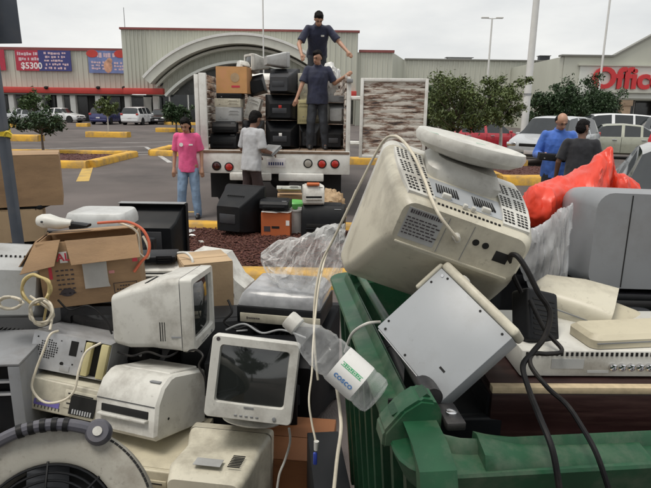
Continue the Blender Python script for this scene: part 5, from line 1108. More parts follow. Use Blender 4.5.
def blades(bm):
    for i in range(4):
        a = 2*PI*i/4; Mx = Matrix.Rotation(a, 4, 'Z') @ Matrix.Rotation(R(24), 4, 'X'); box(bm, (FRr*.42, 0, -.01), (FRr*.55, .11, .004), .002, 2, Mx)
    lathe(bm, [(.001, -.04), (.04, -.04), (.04, .01), (.001, .01)], 20)
part('blades', m_dgrey, fn, blades); part('back_plate', m_hole, fn, lambda bm: lathe(bm, [(.001, -.065), (FRr*.92, -.065), (FRr*.92, -.06), (.001, -.06)], 40))
def handle(bm):
    tube(bm, [(FRr*1.0*math.cos(R(a)), FRr*1.0*math.sin(R(a)), .040+.018*math.sin(PI*(a-62)/62)) for a in range(62, 125, 6)], .017, 10, 3)
hnd = part('carry_handle', mat('violet_grey_plastic', (.085, .085, .105), .5, dirt=(.2, .18, .16), damt=.35), fn, handle)
def ribs(bm):
    for a in range(80, 106, 6):
        c_ = V(FRr*math.cos(R(a)), FRr*math.sin(R(a)), .040+.018*math.sin(PI*(a-62)/62)); t_ = V(-math.sin(R(a)), math.cos(R(a)), 0); cyl(bm, c_-t_*.007, c_+t_*.007, .0195, .0195, 12)
part('grip_rib', m_black, hnd, ribs)
part('pivot_knob', MATS['violet_grey_plastic'], fn, lambda bm: lathe(bm, [(.001, 0), (.036, 0), (.036, .024), (.029, .036), (.001, .038)], 24, Matrix.Translation((FRr*1.0*math.cos(R(62)), FRr*1.0*math.sin(R(62)), .028)))); part('knob_cap', m_white, fn, lambda bm: lathe(bm, [(.001, 0), (.013, 0), (.013, .003), (.001, .003)], 18, Matrix.Translation((FRr*math.cos(R(62)), FRr*math.sin(R(62)), .0665))))
def teeth(bm):
    for a in range(20, 56, 3):
        box(bm, (0, 0, 0), (.006, .012, .006), 0, 1, Matrix.Translation((FRr*.985*math.cos(R(a)), FRr*.985*math.sin(R(a)), .030)) @ Matrix.Rotation(R(a), 4, 'Z'))
part('vent_teeth', m_hole, fn, teeth); part('rear_stand', m_dgrey, fn, lambda bm: tube(bm, [(-.2, .12, -.06), (-.2, .02, -.16), (.2, .02, -.16), (.2, .12, -.06)], .012, 8, 4))
carton('cardboard_box', 'large brown carton under the floor fan', (-.80, 1.45, 0), (0, 0, 8), .5, .46, .42, m_card)
case_pc('grey_computer', 'grey computer propping up the floor fan', (-.80, 1.50, .456), (0, 0, 8), .44, .40, .05, m_grey)
# --- brown carton at bottom centre
carton('orange_brown_carton', 'orange brown carton low between the white monitor and the container', (-.13, 2.40, 0), (0, 0, -6), .36, .36, .215, m_orangewood, tape=False)
cordthing('black cable loose between printer and big white monitor', [at(186, 352, 2.42), at(196, 350, 2.36), at(203, 356, 2.32), at(199, 366, 2.30), at(205, 378, 2.28), at(206, 396, 2.27)], .005, m_bcord); cordthing('grey cable crossing behind the white monitor', [at(226, 330, 2.62), at(244, 324, 2.60), at(262, 333, 2.56), at(282, 330, 2.58), at(306, 338, 2.54)], .005, m_grey)
cordthing('black cable looped below the big white monitor', [at(118, 352, 2.45), at(132, 356, 2.40), at(148, 352, 2.42), at(166, 357, 2.40), at(178, 350, 2.44), at(160, 348, 2.50)], .005, m_bcord); cordthing('black cable tangled beside the record player', [at(228, 300, 2.78), at(232, 312, 2.74), at(224, 322, 2.72), at(236, 329, 2.70), at(250, 326, 2.70), at(262, 334, 2.66)], .006, m_bcord)
cordthing('dark cable trailing over the black glossy monitor', [at(58, 300, 2.66), at(70, 310, 2.64), at(88, 306, 2.64), at(104, 318, 2.62), at(112, 334, 2.58)], .005, m_bcord)
t3b = t3; part('door_line', m_dgrey, t3, lambda bm: b2(bm, (-.165, -.1795, .012), (.165, -.1765, .0145))); part('side_screw', m_hole, t3, lambda bm: lathe(bm, [(.001, 0), (.006, 0), (.006, .003), (.001, .003)], 12, Matrix.Translation((.178, -.10, -.05)) @ Matrix.Rotation(R(90), 4, 'Y')))
part('white_sticker', m_paper, t3, lambda bm: b2(bm, (.1735, .02, .035), (.1755, .10, .06)))
cordthing('white lead hanging from the front of the white monitor', [at(289, 428, 2.14), at(290, 442, 2.13), at(285, 460, 2.11), at(279, 476, 2.08), at(276, 500, 2.05)], .005, m_white)

# ================================================================== GREEN CONTAINER
BR = R(6); BO = V(.150, .885, 0); BZ = 1.12
bn = thing('green_container', 'big green wheeled waste container heaped with old electronics', 'waste container', BO, (0, 0, 6)); BW, BD = 1.40, 1.30
# local: x right along near rim, y away, z up; origin at near-left corner of the rim
def binbody(bm):
    c_ = V(BW/2, BD/2, 0)
    def ring(k, z, kk=.0): return [V(c_.x+a*k, c_.y+b*k, z) for a, b in rrect(BW-.10-kk, BD-.10-kk, .10, 5)]
    loft(bm, [ring(.87, .16), ring(.89, .20), ring(.97, .95), ring(.985, BZ-.03), ring(.955, BZ-.03, .02), ring(.93, .93, .02), ring(.84, .24, .03), ring(.82, .22, .03)], True, True)
part('body', m_bin, bn, binbody, 30)
def rim(bm):
    c_ = V(BW/2, BD/2, 0)
    def ring(wx, wy, z, r_=.09): return [V(c_.x+a, c_.y+b, z) for a, b in rrect(wx, wy, r_, 5)]
    loft(bm, [ring(BW-.13, BD-.13, BZ-.06), ring(BW-.13, BD-.13, BZ+.012), ring(BW-.115, BD-.115, BZ+.022), ring(BW-.10, BD-.10, BZ+.012), ring(BW-.09, BD-.09, BZ-.004), ring(BW, BD, BZ-.012), ring(BW+.006, BD+.006, BZ-.018), ring(BW, BD, BZ-.028), ring(BW-.05, BD-.05, BZ-.085), ring(BW-.07, BD-.07, BZ-.08), ring(BW-.07, BD-.07, BZ-.06), ring(BW-.12, BD-.12, BZ-.045)], False, False)  # outer lip slopes under, shaped so its near face stays dark
part('rim', m_binedge, bn, rim, 30)
for k in range(9):
    y = .12+k*(BD-.24)/8
    part('side_rib', m_bin, bn, lambda bm: loft(bm, [[V(x0, y-.022, z), V(x1, y-.015, z), V(x1, y+.015, z), V(x0, y+.022, z)] for x0, x1, z in ((.14, .095, .22), (.075, .03, BZ-.09))]))
for k in range(8):
    x = .2+k*(BW-.4)/7
    part('front_rib', m_bin, bn, lambda bm: loft(bm, [[V(x-.02, y1, z), V(x-.02, y0, z), V(x+.02, y0, z), V(x+.02, y1, z)] for y0, y1, z in ((.095, .14, .22), (.028, .07, BZ-.09))]))
for cx_, cy_ in ((.28, .26), (BW-.28, .26), (.28, BD-.26), (BW-.28, BD-.26)):
    wh = part('wheel', m_tyre, bn, lambda bm: lathe(bm, [(.02, -.02), (.07, -.025), (.08, -.015), (.08, .015), (.07, .025), (.02, .02)], 20, Matrix.Translation((cx_, cy_, .08)) @ Matrix.Rotation(R(90), 4, 'Y'))); part('fork', m_metal, wh, lambda bm: (b2(bm, (cx_-.034, cy_-.02, .07), (cx_-.028, cy_+.02, .175)), b2(bm, (cx_+.028, cy_-.02, .07), (cx_+.034, cy_+.02, .175)), b2(bm, (cx_-.034, cy_-.03, .1755), (cx_+.034, cy_+.03, .19))))
# hinge: black sleeve on a bar along the left rim, green bracket at the near corner
part('hinge_bar', m_binedge, bn, lambda bm: cyl(bm, (.095, .42, BZ+.045), (.085, BD-.06, BZ+.045), .013, .013, 12)); part('grip_sleeve', m_tube, bn, lambda bm: cyl(bm, (.098, .175, BZ+.045), (.095, .46, BZ+.045), .021, .021, 20))
for y in (.62, BD-.08): part('bar_stay', m_binedge, bn, lambda bm: b2(bm, (.078, y-.012, BZ-.01), (.108, y+.012, BZ+.05), .004))
br_ = B()
prism(br_, [(.085, BZ-.02), (.02, BZ-.02), (-.02, BZ-.03), (-.018, BZ+.005), (.02, BZ+.052), (.055, BZ+.075), (.085, BZ+.07), (.10, BZ+.045), (.10, BZ-.02)], .115, .185, 'y')
bmesh.ops.bevel(br_, geom=br_.edges[:], offset=.006, segments=2, affect='EDGES'); brk = obj('hinge_bracket', br_, m_binedge, bn, 30)
def arm(bm):
    pr = [(.10, BZ+.035), (.045, BZ+.03), (.012, BZ+.0), (.0, BZ-.06), (-.002, BZ-.20), (.03, BZ-.62)]
    loft(bm, [[V(x0, y, z) for x0, z in (((.02+dx), zz) for dx, zz in ((0, 0), (0, 0), (0, 0)))] for y in (0, 0)], False, False) if False else None
    sec = [(.115, BZ+.045), (.085, BZ+.055), (.085, BZ-.02), (.072, BZ-.10), (.068, BZ-.24), (.085, BZ-.55)]
    loft(bm, [[V(.02, y, z), V(.088, y, z), V(.088, y+.03, z), V(.02, y+.03, z)] for y, z in ((.12, BZ+.030), (.04, BZ+.026), (-.015, BZ+.008), (-.042, BZ-.05), (-.048, BZ-.20), (-.02, BZ-.60))])
part('hinge_arm', m_binedge, bn, arm, 40); part('pocket', m_hole, brk, lambda bm: box(bm, (.03, .186, BZ+.02), (.05, .006, .04), 0))
part('bracket_pocket', m_bin, brk, lambda bm: prism(bm, [(.0, BZ+.035), (.07, BZ+.080), (.078, BZ+.073), (.008, BZ+.028)], .13, .17, 'y'))
bp = part('black_plate', m_tube, bn, lambda bm: b2(bm, (.105, .10, BZ+.012), (.145, .18, BZ+.03), .004)); part('bolt', m_chrome, bp, lambda bm: lathe(bm, [(.001, .030), (.012, .030), (.012, .036), (.008, .038), (.001, .038)], 16, Matrix.Translation((.125, .135, BZ))))
part('corner_web', m_binedge, bn, lambda bm: loft(bm, [[V(x, .004, BZ-.03), V(x, .085, BZ-.03), V(x, .080, BZ-.006+h_), V(x, .060, BZ+h_), V(x, .014, BZ-.008+h_*.8), V(x, .002, BZ-.016)] for x, h_ in [(.150+.025*i, .006+.024*math.exp(-i*.36)) for i in range(14)]]), 50)
MB_ = Matrix.Translation(BO) @ Matrix.Rotation(BR, 4, 'Z')
# --- filling of the container
def inbin(x, y, z): return MB_ @ V(x, y, z)
def fill_tv(label, x, y, z0, w_, h_, d_, rz, m): return tvback('television_set', label, inbin(x, y, z0+h_/2), (0, 0, rz), w_, h_, d_, m)
F0 = .252
fill_tv('black television at the bottom left of the green container', .42, .92, F0, .44, .62, .5, 186, m_black); fill_tv('black television at the bottom right of the green container', .95, .88, F0, .56, .80, .38, 182, m_black)
case_pc('black_computer', 'black computer standing low at the near side of the green container', inbin(.27, .42, F0+.41), (0, 0, 4), .26, .36, .82, m_black); case_pc('black_computer', 'black computer low at the near right of the green container', inbin(.72, .38, F0+.24), (0, 0, 6), .56, .36, .48, m_black)
case_pc('black_computer', 'tall black computer standing in the container under the red bag', inbin(.86, 1.155, F0+.54), (0, 0, 6), .46, .14, 1.08, m_black, slots=False)
# --- big cream monitor upside down
gb = thing('cream_monitor', 'big cream monitor lying upside down on the container with its round foot in the air', 'monitor', (.285, 1.474, 1.385), (192.5, 18.7, -.5)); W2, H2, D2 = .412, .396, .38
yf = -D2/2
BRG = [(yf+.05, .412, -.198, .198), (yf+.07, .406, -.195, .195), (yf+.14, .398, -.193, .178), (yf+.22, .385, -.190, .118), (yf+.29, .362, -.186, .040), (yf+.335, .345, -.182, -.012), (yf+.365, .325, -.178, -.045), (yf+D2, .302, -.172, -.062)]
def bigshell(bm):
    loft(bm, [[V(x, y, z+(z0+z1)/2) for x, z in rrect(w__, z1-z0, min(.03, (z1-z0)*.3), 5)] for y, w__, z0, z1 in BRG])
gcase = part('case', m_cream, gb, bigshell, 38)
def bigbez(bm):
    o0 = rrect(W2, H2, .03, 5); i0 = rrect(W2-.07, H2-.08, .02, 5)
    loft(bm, [[V(x, yf+.052, z) for x, z in rrect(W2*.99, H2*.99, .03, 5)], [V(x, yf+.045, z) for x, z in o0], [V(x, yf+.004, z) for x, z in o0], [V(x*.985, yf, z*.985) for x, z in o0], [V(x, yf+.002, z) for x, z in i0], [V(x*.98, yf+.02, z*.98) for x, z in i0]], True, True)
part('bezel', m_white, gb, bigbez, 32)
# perforated strips on the underside
def perf(bm, x0, x1, y0, y1, nx, ny, z, sz=.0062):
    for i in range(nx):
        for j in range(ny): box(bm, (x0+(x1-x0)*(i+.5)/nx, y0+(y1-y0)*(j+.5)/ny, z), (sz, sz*.85, .003))
def under_z(y):                                 # underside level of the shell along its length
    ks = [(r_[0], r_[2]) for r_ in BRG]
    for (a, za_), (b, zb__) in zip(ks, ks[1:]):
        if y <= b: return za_+(zb__-za_)*max(0, (y-a))/(b-a)
    return ks[-1][1]
for x0, x1 in ((-.178, -.100), (.100, .178)):
    pl_ = part('vent_strip', m_white, gb, lambda bm: loft(bm, [[V(x0*k_, y, under_z(y)+.004), V(x1*k_, y, under_z(y)+.004), V(x1*k_, y, under_z(y)-.006), V(x0*k_, y, under_z(y)-.006)] for y, k_ in ((yf+.075, 1.03), (yf+.14, 1.02), (yf+.22, .98), (yf+.29, .92), (yf+.35, .84))]))
    def vh(bm):
        for a_, b_ in ((x0+.003, (x0+x1)/2-.003), ((x0+x1)/2+.003, x1-.003)):
            for j in range(17):
                if j in (5, 11): continue
                y = yf+.085+j*.0155; k_ = 1.03-.19*max(0, (y-yf-.10)/.25)**1.3
                for i in range(3): box(bm, ((a_+(b_-a_)*(i+.5)/3)*k_, y, under_z(y)-.0062), (.0062, .0072, .002))
    tag(part('vent_holes', m_hole, pl_, vh), kind='stuff')
def strip_edge(bm):
    y = yf+.345
    for i in range(16):
        box(bm, (-.075+.15*i/15, y+.012, under_z(y+.012)-.001), (.0050, .0060, .004))
tag(part('vent_holes', m_hole, gb, strip_edge), kind='stuff')
rp_ = part('recess_plate', m_pcpaint, gb, lambda bm: loft(bm, [[V(-.095, y, under_z(y)+.001), V(.095, y, under_z(y)+.001), V(.095, y, under_z(y)-.0015), V(-.095, y, under_z(y)-.0015)] for y in (yf+.22, yf+.30, yf+.325)]))
for x0 in (-.075, .02): tag(part('louvre', m_hole, rp_, lambda bm: [box(bm, (x0+.0065*k, yf+.272, under_z(yf+.272)-.002), (.003, .055, .003), 0) for k in range(9)]), kind='stuff')
for x in (-.055, .045): part('clip', m_white, gb, lambda bm: box(bm, (x, yf+.315, under_z(yf+.315)-.006), (.022, .014, .014), .003))
for k in (0, 1): part('small_clip', m_white, gb, lambda bm: box(bm, (-.01+k*.02, yf+.335, under_z(yf+.335)-.006), (.010, .012, .012), .002))
# swivel foot: neck block and round base, pointing up because the monitor lies upside down
def neck(bm):
    loft(bm, [[V(a, b-.07, z) for a, b in rrect(w__, d__, .03, 4)] for w__, d__, z in ((.19, .17, under_z(-.08)+.02), (.20, .17, under_z(-.08)-.02), (.16, .13, under_z(-.08)-.045))])
part('swivel_neck', m_white, gb, neck, 40)
FT = Matrix.Translation((.0, -.085, -H2/2-.054)) @ Matrix.Rotation(R(-8), 4, 'X') @ Matrix.Rotation(R(5), 4, 'Y')
ft_ = part('round_foot', m_white, gb, lambda bm: lathe(bm, [(.001, .016), (.08, .013), (.118, .004), (.142, -.010), (.147, -.026), (.142, -.038), (.134, -.037), (.124, -.030), (.08, -.027), (.001, -.026)], 56, FT), 40)
for a in (.5, 2.0, 3.6, 5.2): part('rubber_pad', mat('pale_green_rubber', (.42, .52, .45), .6), ft_, lambda bm: box(bm, (.105*math.cos(a), .105*math.sin(a), -.027), (.028, .012, .006), .002, 2, None)).matrix_local = FT
part('foot_slots', m_hole, gb, lambda bm: [box(bm, (-.055+.012*k, -.105, under_z(-.10)-.012), (.005, .010, .005)) for k in range(5)])
# rear face: label, sockets
yr = D2/2
lb = part('rating_label', m_ltgrey, gb, lambda bm: b2(bm, (-.138, yr-.001, -.160), (-.052, yr+.0015, -.082)))
def lbl(bm):
    for k in range(14): box(bm, (-.130+.0055*k, yr+.002, -.152), (.0026 if k % 3 else .004, .001, .009))
    rg = random.Random(9)
    for r_ in range(6):
        x = -.134
        while x < -.062: wd_ = rg.uniform(.004, .012); box(bm, (x+wd_/2, yr+.002, -.136+.008*r_), (wd_, .001, .0028)); x += wd_+.003
part('label_print', m_ink, lb, lbl)
part('panel_line', m_grey, gb, lambda bm: [b2(bm, (x, yr-.001, -.165), (x+.0015, yr+.001, -.075)) for x in (-.042, .018)])
part('socket', m_hole, gb, lambda bm: ([lathe(bm, [(.001, 0), (.008, 0), (.008, .0012), (.001, .0012)], 16, Matrix.Translation((x, yr, -.13)) @ Matrix.Rotation(R(-90), 4, 'X')) for x in (.036, .060)], box(bm, (.105, yr+.0006, -.115), (.034, .0016, .026), .0005)))
part('cord_boot', m_white, gb, lambda bm: cyl(bm, (-.012, yr, -.128), (-.014, yr+.028, -.132), .010, .007, 12))
def rear_edge(bm): b2(bm, (-.140, yr-.0005, -.072), (.140, yr+.004, -.067), .001)
part('moulded_ridge', m_cream, gb, rear_edge)
MG = Matrix.Translation(gb.location) @ gb.rotation_euler.to_matrix().to_4x4()
cs = MG @ V(-.014, yr+.028, -.132)
cordthing('cream power cord looping over the upside down monitor to its rear socket', [cs, cs+V(-.010, -.012, .012), at(441, 218, 1.22), at(432, 200, 1.26), at(424, 178, 1.34), at(414, 156, 1.46), at(404, 142, 1.56), at(394, 136, 1.63), at(382, 143, 1.68), at(362, 180, 1.72), at(345, 215, 1.75), at(333, 240, 1.78), at(322, 262, 1.78), at(316, 290, 1.74), at(314, 318, 1.70), at(315, 350, 1.66), at(318, 380, 1.64)], .0040, m_cord)
cordthing('second cream cord beside the left rim of the container', [at(356, 190, 1.84), at(344, 218, 1.88), at(328, 250, 1.90), at(320, 280, 1.74), at(316, 310, 1.66), at(313, 345, 1.54), at(312, 372, 1.46), at(309, 400, 1.40), at(312, 424, 1.37), at(315, 438, 1.35), at(316, 448, 1.34)], .0030, m_cord)
t = thing('cord_plug', 'blue and white cord end hanging beside the container', 'plug', at(316, 450, 1.34)); part('sleeve', m_white, t, lambda bm: cyl(bm, (0, 0, 0), (.001, 0, .026), .0055, .007, 12)); part('plug', m_blue, t, lambda bm: box(bm, (-.002, 0, -.026), (.011, .009, .036), .003, 2))
cordthing('thin cream cord hanging down the left wall of the container', [at(334, 372, 1.24), at(338, 396, 1.20), at(340, 412, 1.16), at(341, 430, 1.09), at(337, 460, 1.05), at(333, 500, 1.0)], .004, m_cord)
cordthing('thin white lead tied round the left rim of the container', [at(345, 352, 1.42), at(352, 334, 1.38), at(366, 324, 1.34), at(380, 322, 1.36)], .004, m_white)
# --- small grey pc with cream front
pc = thing('small_grey_computer', 'small light grey metal computer lying tilted below the big cream monitor', 'computer', (.2725, 1.195, 1.252), (50.1, 26.2, -54.1)); pw, pd, ph = .232, .205, .06
part('steel_cover', m_pcpaint, pc, lambda bm: b2(bm, (-pw/2, -pd/2, -ph/2), (pw/2, pd/2, ph/2), .003)); part('front_panel', m_cream, pc, lambda bm: b2(bm, (-pw/2-.002, pd/2+.0005, -ph/2-.004), (pw/2+.002, pd/2+.022, ph/2+.006), .008, 3)); part('front_lip', m_cream, pc, lambda bm: b2(bm, (-pw/2-.012, -pd/2+.13, -ph/2), (-pw/2-.0005, pd/2+.008, ph/2+.002), .006, 3))
tag(part('screw_holes', m_hole, pc, lambda bm: [lathe(bm, [(.001, 0), (.003, 0), (.003, .0008), (.001, .0008)], 10, Matrix.Translation((x, y, ph/2))) for x, y in ((-pw/2+.01, -pd/2+.03), (-pw/2+.01, pd/2-.04), (pw/2-.02, pd/2-.01), (pw/2-.09, pd/2-.008), (pw/2-.2, pd/2-.008), (-pw/2+.1, -pd/2+.008))] + [box(bm, (pw/2-.05, -pd/2+.05, ph/2), (.016, .005, .0015))]), kind='stuff')
part('screw', m_chrome, pc, lambda bm: [lathe(bm, [(.001, 0), (.0045, 0), (.0035, .002), (.001, .002)], 10, Matrix.Translation((x, y, ph/2))) for x, y in ((-pw/2+.018, pd/2-.012), (pw/2-.012, -pd/2+.012), (-pw/2+.02, -pd/2+.012))]); part('rear_panel', m_metal, pc, lambda bm: b2(bm, (-pw/2+.006, -pd/2-.003, -ph/2+.004), (pw/2-.006, -pd/2-.0005, ph/2-.004)))
part('front_button', m_white, pc, lambda bm: ell(bm, (-pw/2+.05, pd/2+.024, .0), (.012, .004, .012)))
# --- black adapter and cords
ad = thing('black_adapter', 'black power adapter block with thick cords right of the small grey computer', 'adapter', at(535, 318, 1.30), (-28, 16, 20)); part('block', m_black, ad, lambda bm: box(bm, (0, 0, 0), (.10, .06, .13), .010, 3)); part('ribbing', m_hole, ad, lambda bm: [box(bm, (0, -.0305, -.045+.012*k), (.07, .002, .004)) for k in range(8)])
cordthing('thick black cord looping above the black adapter and over the rim', [at(521, 292, 1.29), at(512, 272, 1.28), at(510, 257, 1.26), at(517, 256, 1.24), at(527, 270, 1.22), at(538, 292, 1.21), at(550, 312, 1.20), at(545, 336, 1.17), at(533, 352, 1.14), at(523, 366, 1.11), at(529, 390, 1.05), at(540, 418, .96), at(553, 452, .90), at(561, 500, .87)], .0062, m_bcord); cordthing('thin black cord hanging over the near rim of the container', [at(530, 300, 1.27), at(545, 330, 1.22), at(562, 350, 1.18), at(548, 354, 1.16), at(533, 354, 1.14), at(531, 366, 1.11), at(548, 388, 1.06), at(566, 404, 1.0), at(580, 424, .96), at(597, 455, .90), at(612, 500, .87)], .0050, m_bcord)
# --- av player with sockets
av = thing('white_av_receiver', 'white audio player with round sockets lying by the container rim', 'player', inbin(.58, .40, 1.115), (0, 0, 1)); 
av.location = (.700, 1.335, 1.186)
aw, ad_, ah = .50, .27, .064
part('case', m_white, av, lambda bm: b2(bm, (-aw/2, -ad_/2, -ah/2), (aw/2, ad_/2, ah/2), .004)); part('top_teeth', m_hole, av, lambda bm: [box(bm, (-aw/2+.012+.0115*k, -ad_/2-.0006, ah/2-.008), (.0055, .002, .009)) for k in range(42)]); part('rear_print', m_ltgrey, av, lambda bm: (b2(bm, (-aw/2+.07, -ad_/2-.0012, -.012), (-aw/2+.145, -ad_/2-.0002, .012)), b2(bm, (-aw/2+.155, -ad_/2-.0012, -.022), (-aw/2+.205, -ad_/2-.0002, -.016))))
for k in range(6):
    x = -aw/2+.212+.021*k; sk = part('round_socket', m_chrome, av, lambda bm: lathe(bm, [(.0045, 0), (.0085, 0), (.0085, .008), (.006, .009), (.0045, .004)], 16, Matrix.Translation((x, -ad_/2, -.006)) @ Matrix.Rotation(R(90), 4, 'X'))); part('socket_core', m_hole if k % 3 else m_redlamp, sk, lambda bm: lathe(bm, [(.001, 0), (.0044, 0), (.0044, .003), (.001, .003)], 12, Matrix.Translation((x, -ad_/2, -.006)) @ Matrix.Rotation(R(90), 4, 'X')))
# --- flat cream device lid behind it, kind of device unknown
t = thing('cream_lid', 'flat cream device lid lying on the white audio player', 'device lid', (.885, 1.295, 1.238), (0, 0, 8)); part('shell', m_beige, t, lambda bm: loft(bm, [[V(a, b, z) for a, b in rrect(w__, d__, .02, 4)] for w__, d__, z in ((.56, .11, -.018), (.56, .11, .002), (.54, .09, .012))])); part('seam', m_grey, t, lambda bm: b2(bm, (-.27, -.0562, -.006), (.27, -.0545, -.003)))
# --- opened cream shell (telephone-like) 
op = thing('broken_cream_shell', 'broken open cream device shell beside the black adapter', 'device shell', at(584, 312, 1.45), (10, 12, -28)); op.scale = (1.22, 1.22, 1.22)
def shellp(bm):
    outer = [[V(x, a, b) for a, b in rrect(d__, h__, .028, 4)] for x, d__, h__ in ((-.115, .07, .055), (-.10, .11, .085), (-.02, .14, .11), (.05, .15, .115))]
    loft(bm, outer, True, False)
    inner = [[V(x, a, b) for a, b in rrect(d__, h__, .024, 4)] for x, d__, h__ in ((.05, .15, .115), (.05, .135, .10), (-.02, .12, .09), (-.06, .09, .06))]
    loft(bm, inner, False, True)
part('shell', m_cream, op, shellp, 40); part('flared_skirt', m_beige, op, lambda bm: loft(bm, [[V(x, a, b-.02) for a, b in rrect(d__, h__, .03, 4)] for x, d__, h__ in ((.052, .15, .085), (.10, .17, .07), (.16, .19, .03))], False, True), 40); part('loose_wires', m_cord, op, lambda bm: [tube(bm, [(-.02, 0, .01*k), (.04, -.03+.02*k, -.02), (.075, -.05, -.03+.012*k), (.03, -.085, -.045)], .0028, 6) for k in range(3)])
part('groove', m_grey, op, lambda bm: b2(bm, (-.09, -.0722, .02), (.03, -.0705, .023)))
# --- dark veneer cabinet
wdn = thing('wooden_speaker_cabinet', 'dark veneered speaker cabinet with pale top edge inside the near rim', 'speaker', inbin(.66, .20, .87), (0, 0, 1)); 
wdn.location = (.715, 1.275, .864)
part('cabinet', m_wood, wdn, lambda bm: b2(bm, (-.34, -.12, -.17), (.36, .12, .270), .003)); part('pale_edge', m_rawwood, wdn, lambda bm: b2(bm, (-.34, -.121, .2705), (.36, -.100, .286), .001)); part('top_board', m_wood, wdn, lambda bm: b2(bm, (-.34, -.0995, .2705), (.36, .12, .286), .001)); part('front_cloth', m_black, wdn, lambda bm: b2(bm, (-.3405, -.11, -.16), (-.3465, .11, .262))) 
# --- large grey television at right
gtv = thing('grey_television', 'large grey television on its side at right with black lower front', 'television', (1.135, 1.86, 1.352), (-3, 2, 4))
def gt1(bm): loft(bm, [[V(a, y, b+oz) for a, b in rrect(w__, h__, .05, 5)] for y, w__, h__, oz in ((.20, .46, .22, .0), (.10, .62, .28, .0), (-.02, .70, .30, .0), (-.16, .715, .305, .0), (-.19, .70, .29, .0))])
part('cabinet', mat('blue_grey_cabinet', (.235, .245, .26), .42, var=.05, dirt=GRIME, damt=.3, dscale=4), gtv, gt1, 70); part('black_front', m_gloss, gtv, lambda bm: b2(bm, (-.345, -.20, -.325), (.345, .10, -.158), .02, 3)); part('seam', m_hole, gtv, lambda bm: b2(bm, (-.245, -.1915, -.14), (-.242, -.1895, .14))); part('badge_oval', m_dgrey, gtv, lambda bm: ell(bm, (-.20, -.202, -.215), (.06, .008, .018)))
for k in range(4): part('button', m_dgrey, gtv, lambda bm: box(bm, (-.05+.05*k, -.201, -.24), (.03, .005, .012), .002))
part('front_ledge', m_black, gtv, lambda bm: b2(bm, (-.35, -.215, -.176), (.35, -.201, -.159), .005))
# --- bags
def bag_loft(bm, st, yc, seed, amp=.02, n=34, sub_=4, pleat=7, jit=.008, ja=.42, streak=0., hf=1.):
    """crumpled film bag: outline stations (px, top, bottom, half depth, distance), then folds"""
    S_ = spline([V(a, b, c) for a, b, c, d, e in st], sub_); T_ = spline([V(d, e, 0) for a, b, c, d, e in st], sub_); rings = []; rj = random.Random(int(seed*10))
    for k, (q1, q2) in enumerate(zip(S_, T_)):
        Y = q2.y; dep = max(.004, q2.x); a, b = at(q1.x, q1.z, Y), at(q1.x, q1.y, Y); c_ = (a+b)/2; hz_ = max(.003, (b.z-a.z)/2); ring = []
        for i in range(n):
            th = 2*PI*(i+rj.uniform(-ja, ja))/n; cs_, sn = math.cos(th), math.sin(th); p = V(c_.x, c_.y+dep*cs_, c_.z+hz_*sn)
            w1 = p+.05*V(noise.noise(p*7), noise.noise(p*7+V(9, 0, 0)), noise.noise(p*7+V(0, 9, 0)))
            f_ = 1.1*noise.noise(w1*9+V(seed, 0, 0))+1.6*hf*(.3-abs(noise.noise(w1*15+V(0, seed, 0))))+1.1*hf*(.3-abs(noise.noise(w1*31+V(0, 0, seed))))+streak*noise.noise(V(k*.75+seed, p.z*5, cs_*.7))+.35*math.sin(th*pleat+k*.35+4*noise.noise(p*5))
            ring.append(p+V(.25*noise.noise(w1*12), cs_, sn*.8)*(amp*f_*min(1, hz_*14))+V(rj.uniform(-1, 1), rj.uniform(-.3, .3), rj.uniform(-.3, .3))*(jit if 0 < k < len(S_)-1 else 0))
        rings.append(ring)
    loft(bm, rings); bmesh.ops.triangulate(bm, faces=bm.faces[:], quad_method='ALTERNATE')
t = thing('red_plastic_bag', 'bright red plastic bag with a pointed corner behind the grey television', 'bag', (0, 0, 0))
part('bag', m_redbag, t, lambda bm: bag_loft(bm, [(522, 206, 212, .02, 1.96), (527, 191, 226, .06, 1.97), (537, 186, 232, .10, 2.0), (546, 182, 232, .12, 2.04), (558, 179, 232, .13, 2.08), (569, 176, 230, .13, 2.12), (582, 166, 228, .12, 2.16), (593, 156, 225, .09, 2.18), (601, 150, 222, .06, 2.2), (605.5, 147, 218, .04, 2.21), (608, 156, 214, .04, 2.21), (611, 170, 212, .05, 2.21), (619, 175, 210, .06, 2.21), (627, 178, 208, .05, 2.21), (638, 184, 200, .02, 2.2)], 2.1, 3.3, .013, 60, 6, 3, .0012, .08, .45, .85), 40)
t = thing('cloudy_plastic_wrap', 'cloudy grey plastic wrap hanging between the cream monitor and the grey television', 'plastic wrap', (0, 0, 0))
part('wrap', m_greybag, t, lambda bm: bag_loft(bm, [(520, 240, 262, .02, 1.72), (530, 230, 282, .04, 1.70), (541, 224, 290, .05, 1.68), (551, 216, 292, .05, 1.66), (560, 208, 290, .04, 1.65), (568, 204, 284, .02, 1.65)], 1.9, 7.7, .016, 40, 8, 5, .0012, .1, 1.1, .7), 34)
t = thing('clear_plastic_bag', 'crumpled clear plastic bag draped between record player and container', 'bag', (0, 0, 0))
part('bag', m_clearbag, t, lambda bm: bag_loft(bm, [(261, 253, 262, .02, 3.02), (272, 247, 278, .07, 3.0), (284, 242, 290, .11, 2.98), (296, 238, 299, .13, 2.96), (308, 233, 302, .13, 2.95), (320, 229, 296, .12, 2.94), (331, 226, 285, .10, 2.93), (340, 225, 272, .06, 2.92), (345, 228, 262, .02, 2.9)], 3, 12.1, .030), 20)
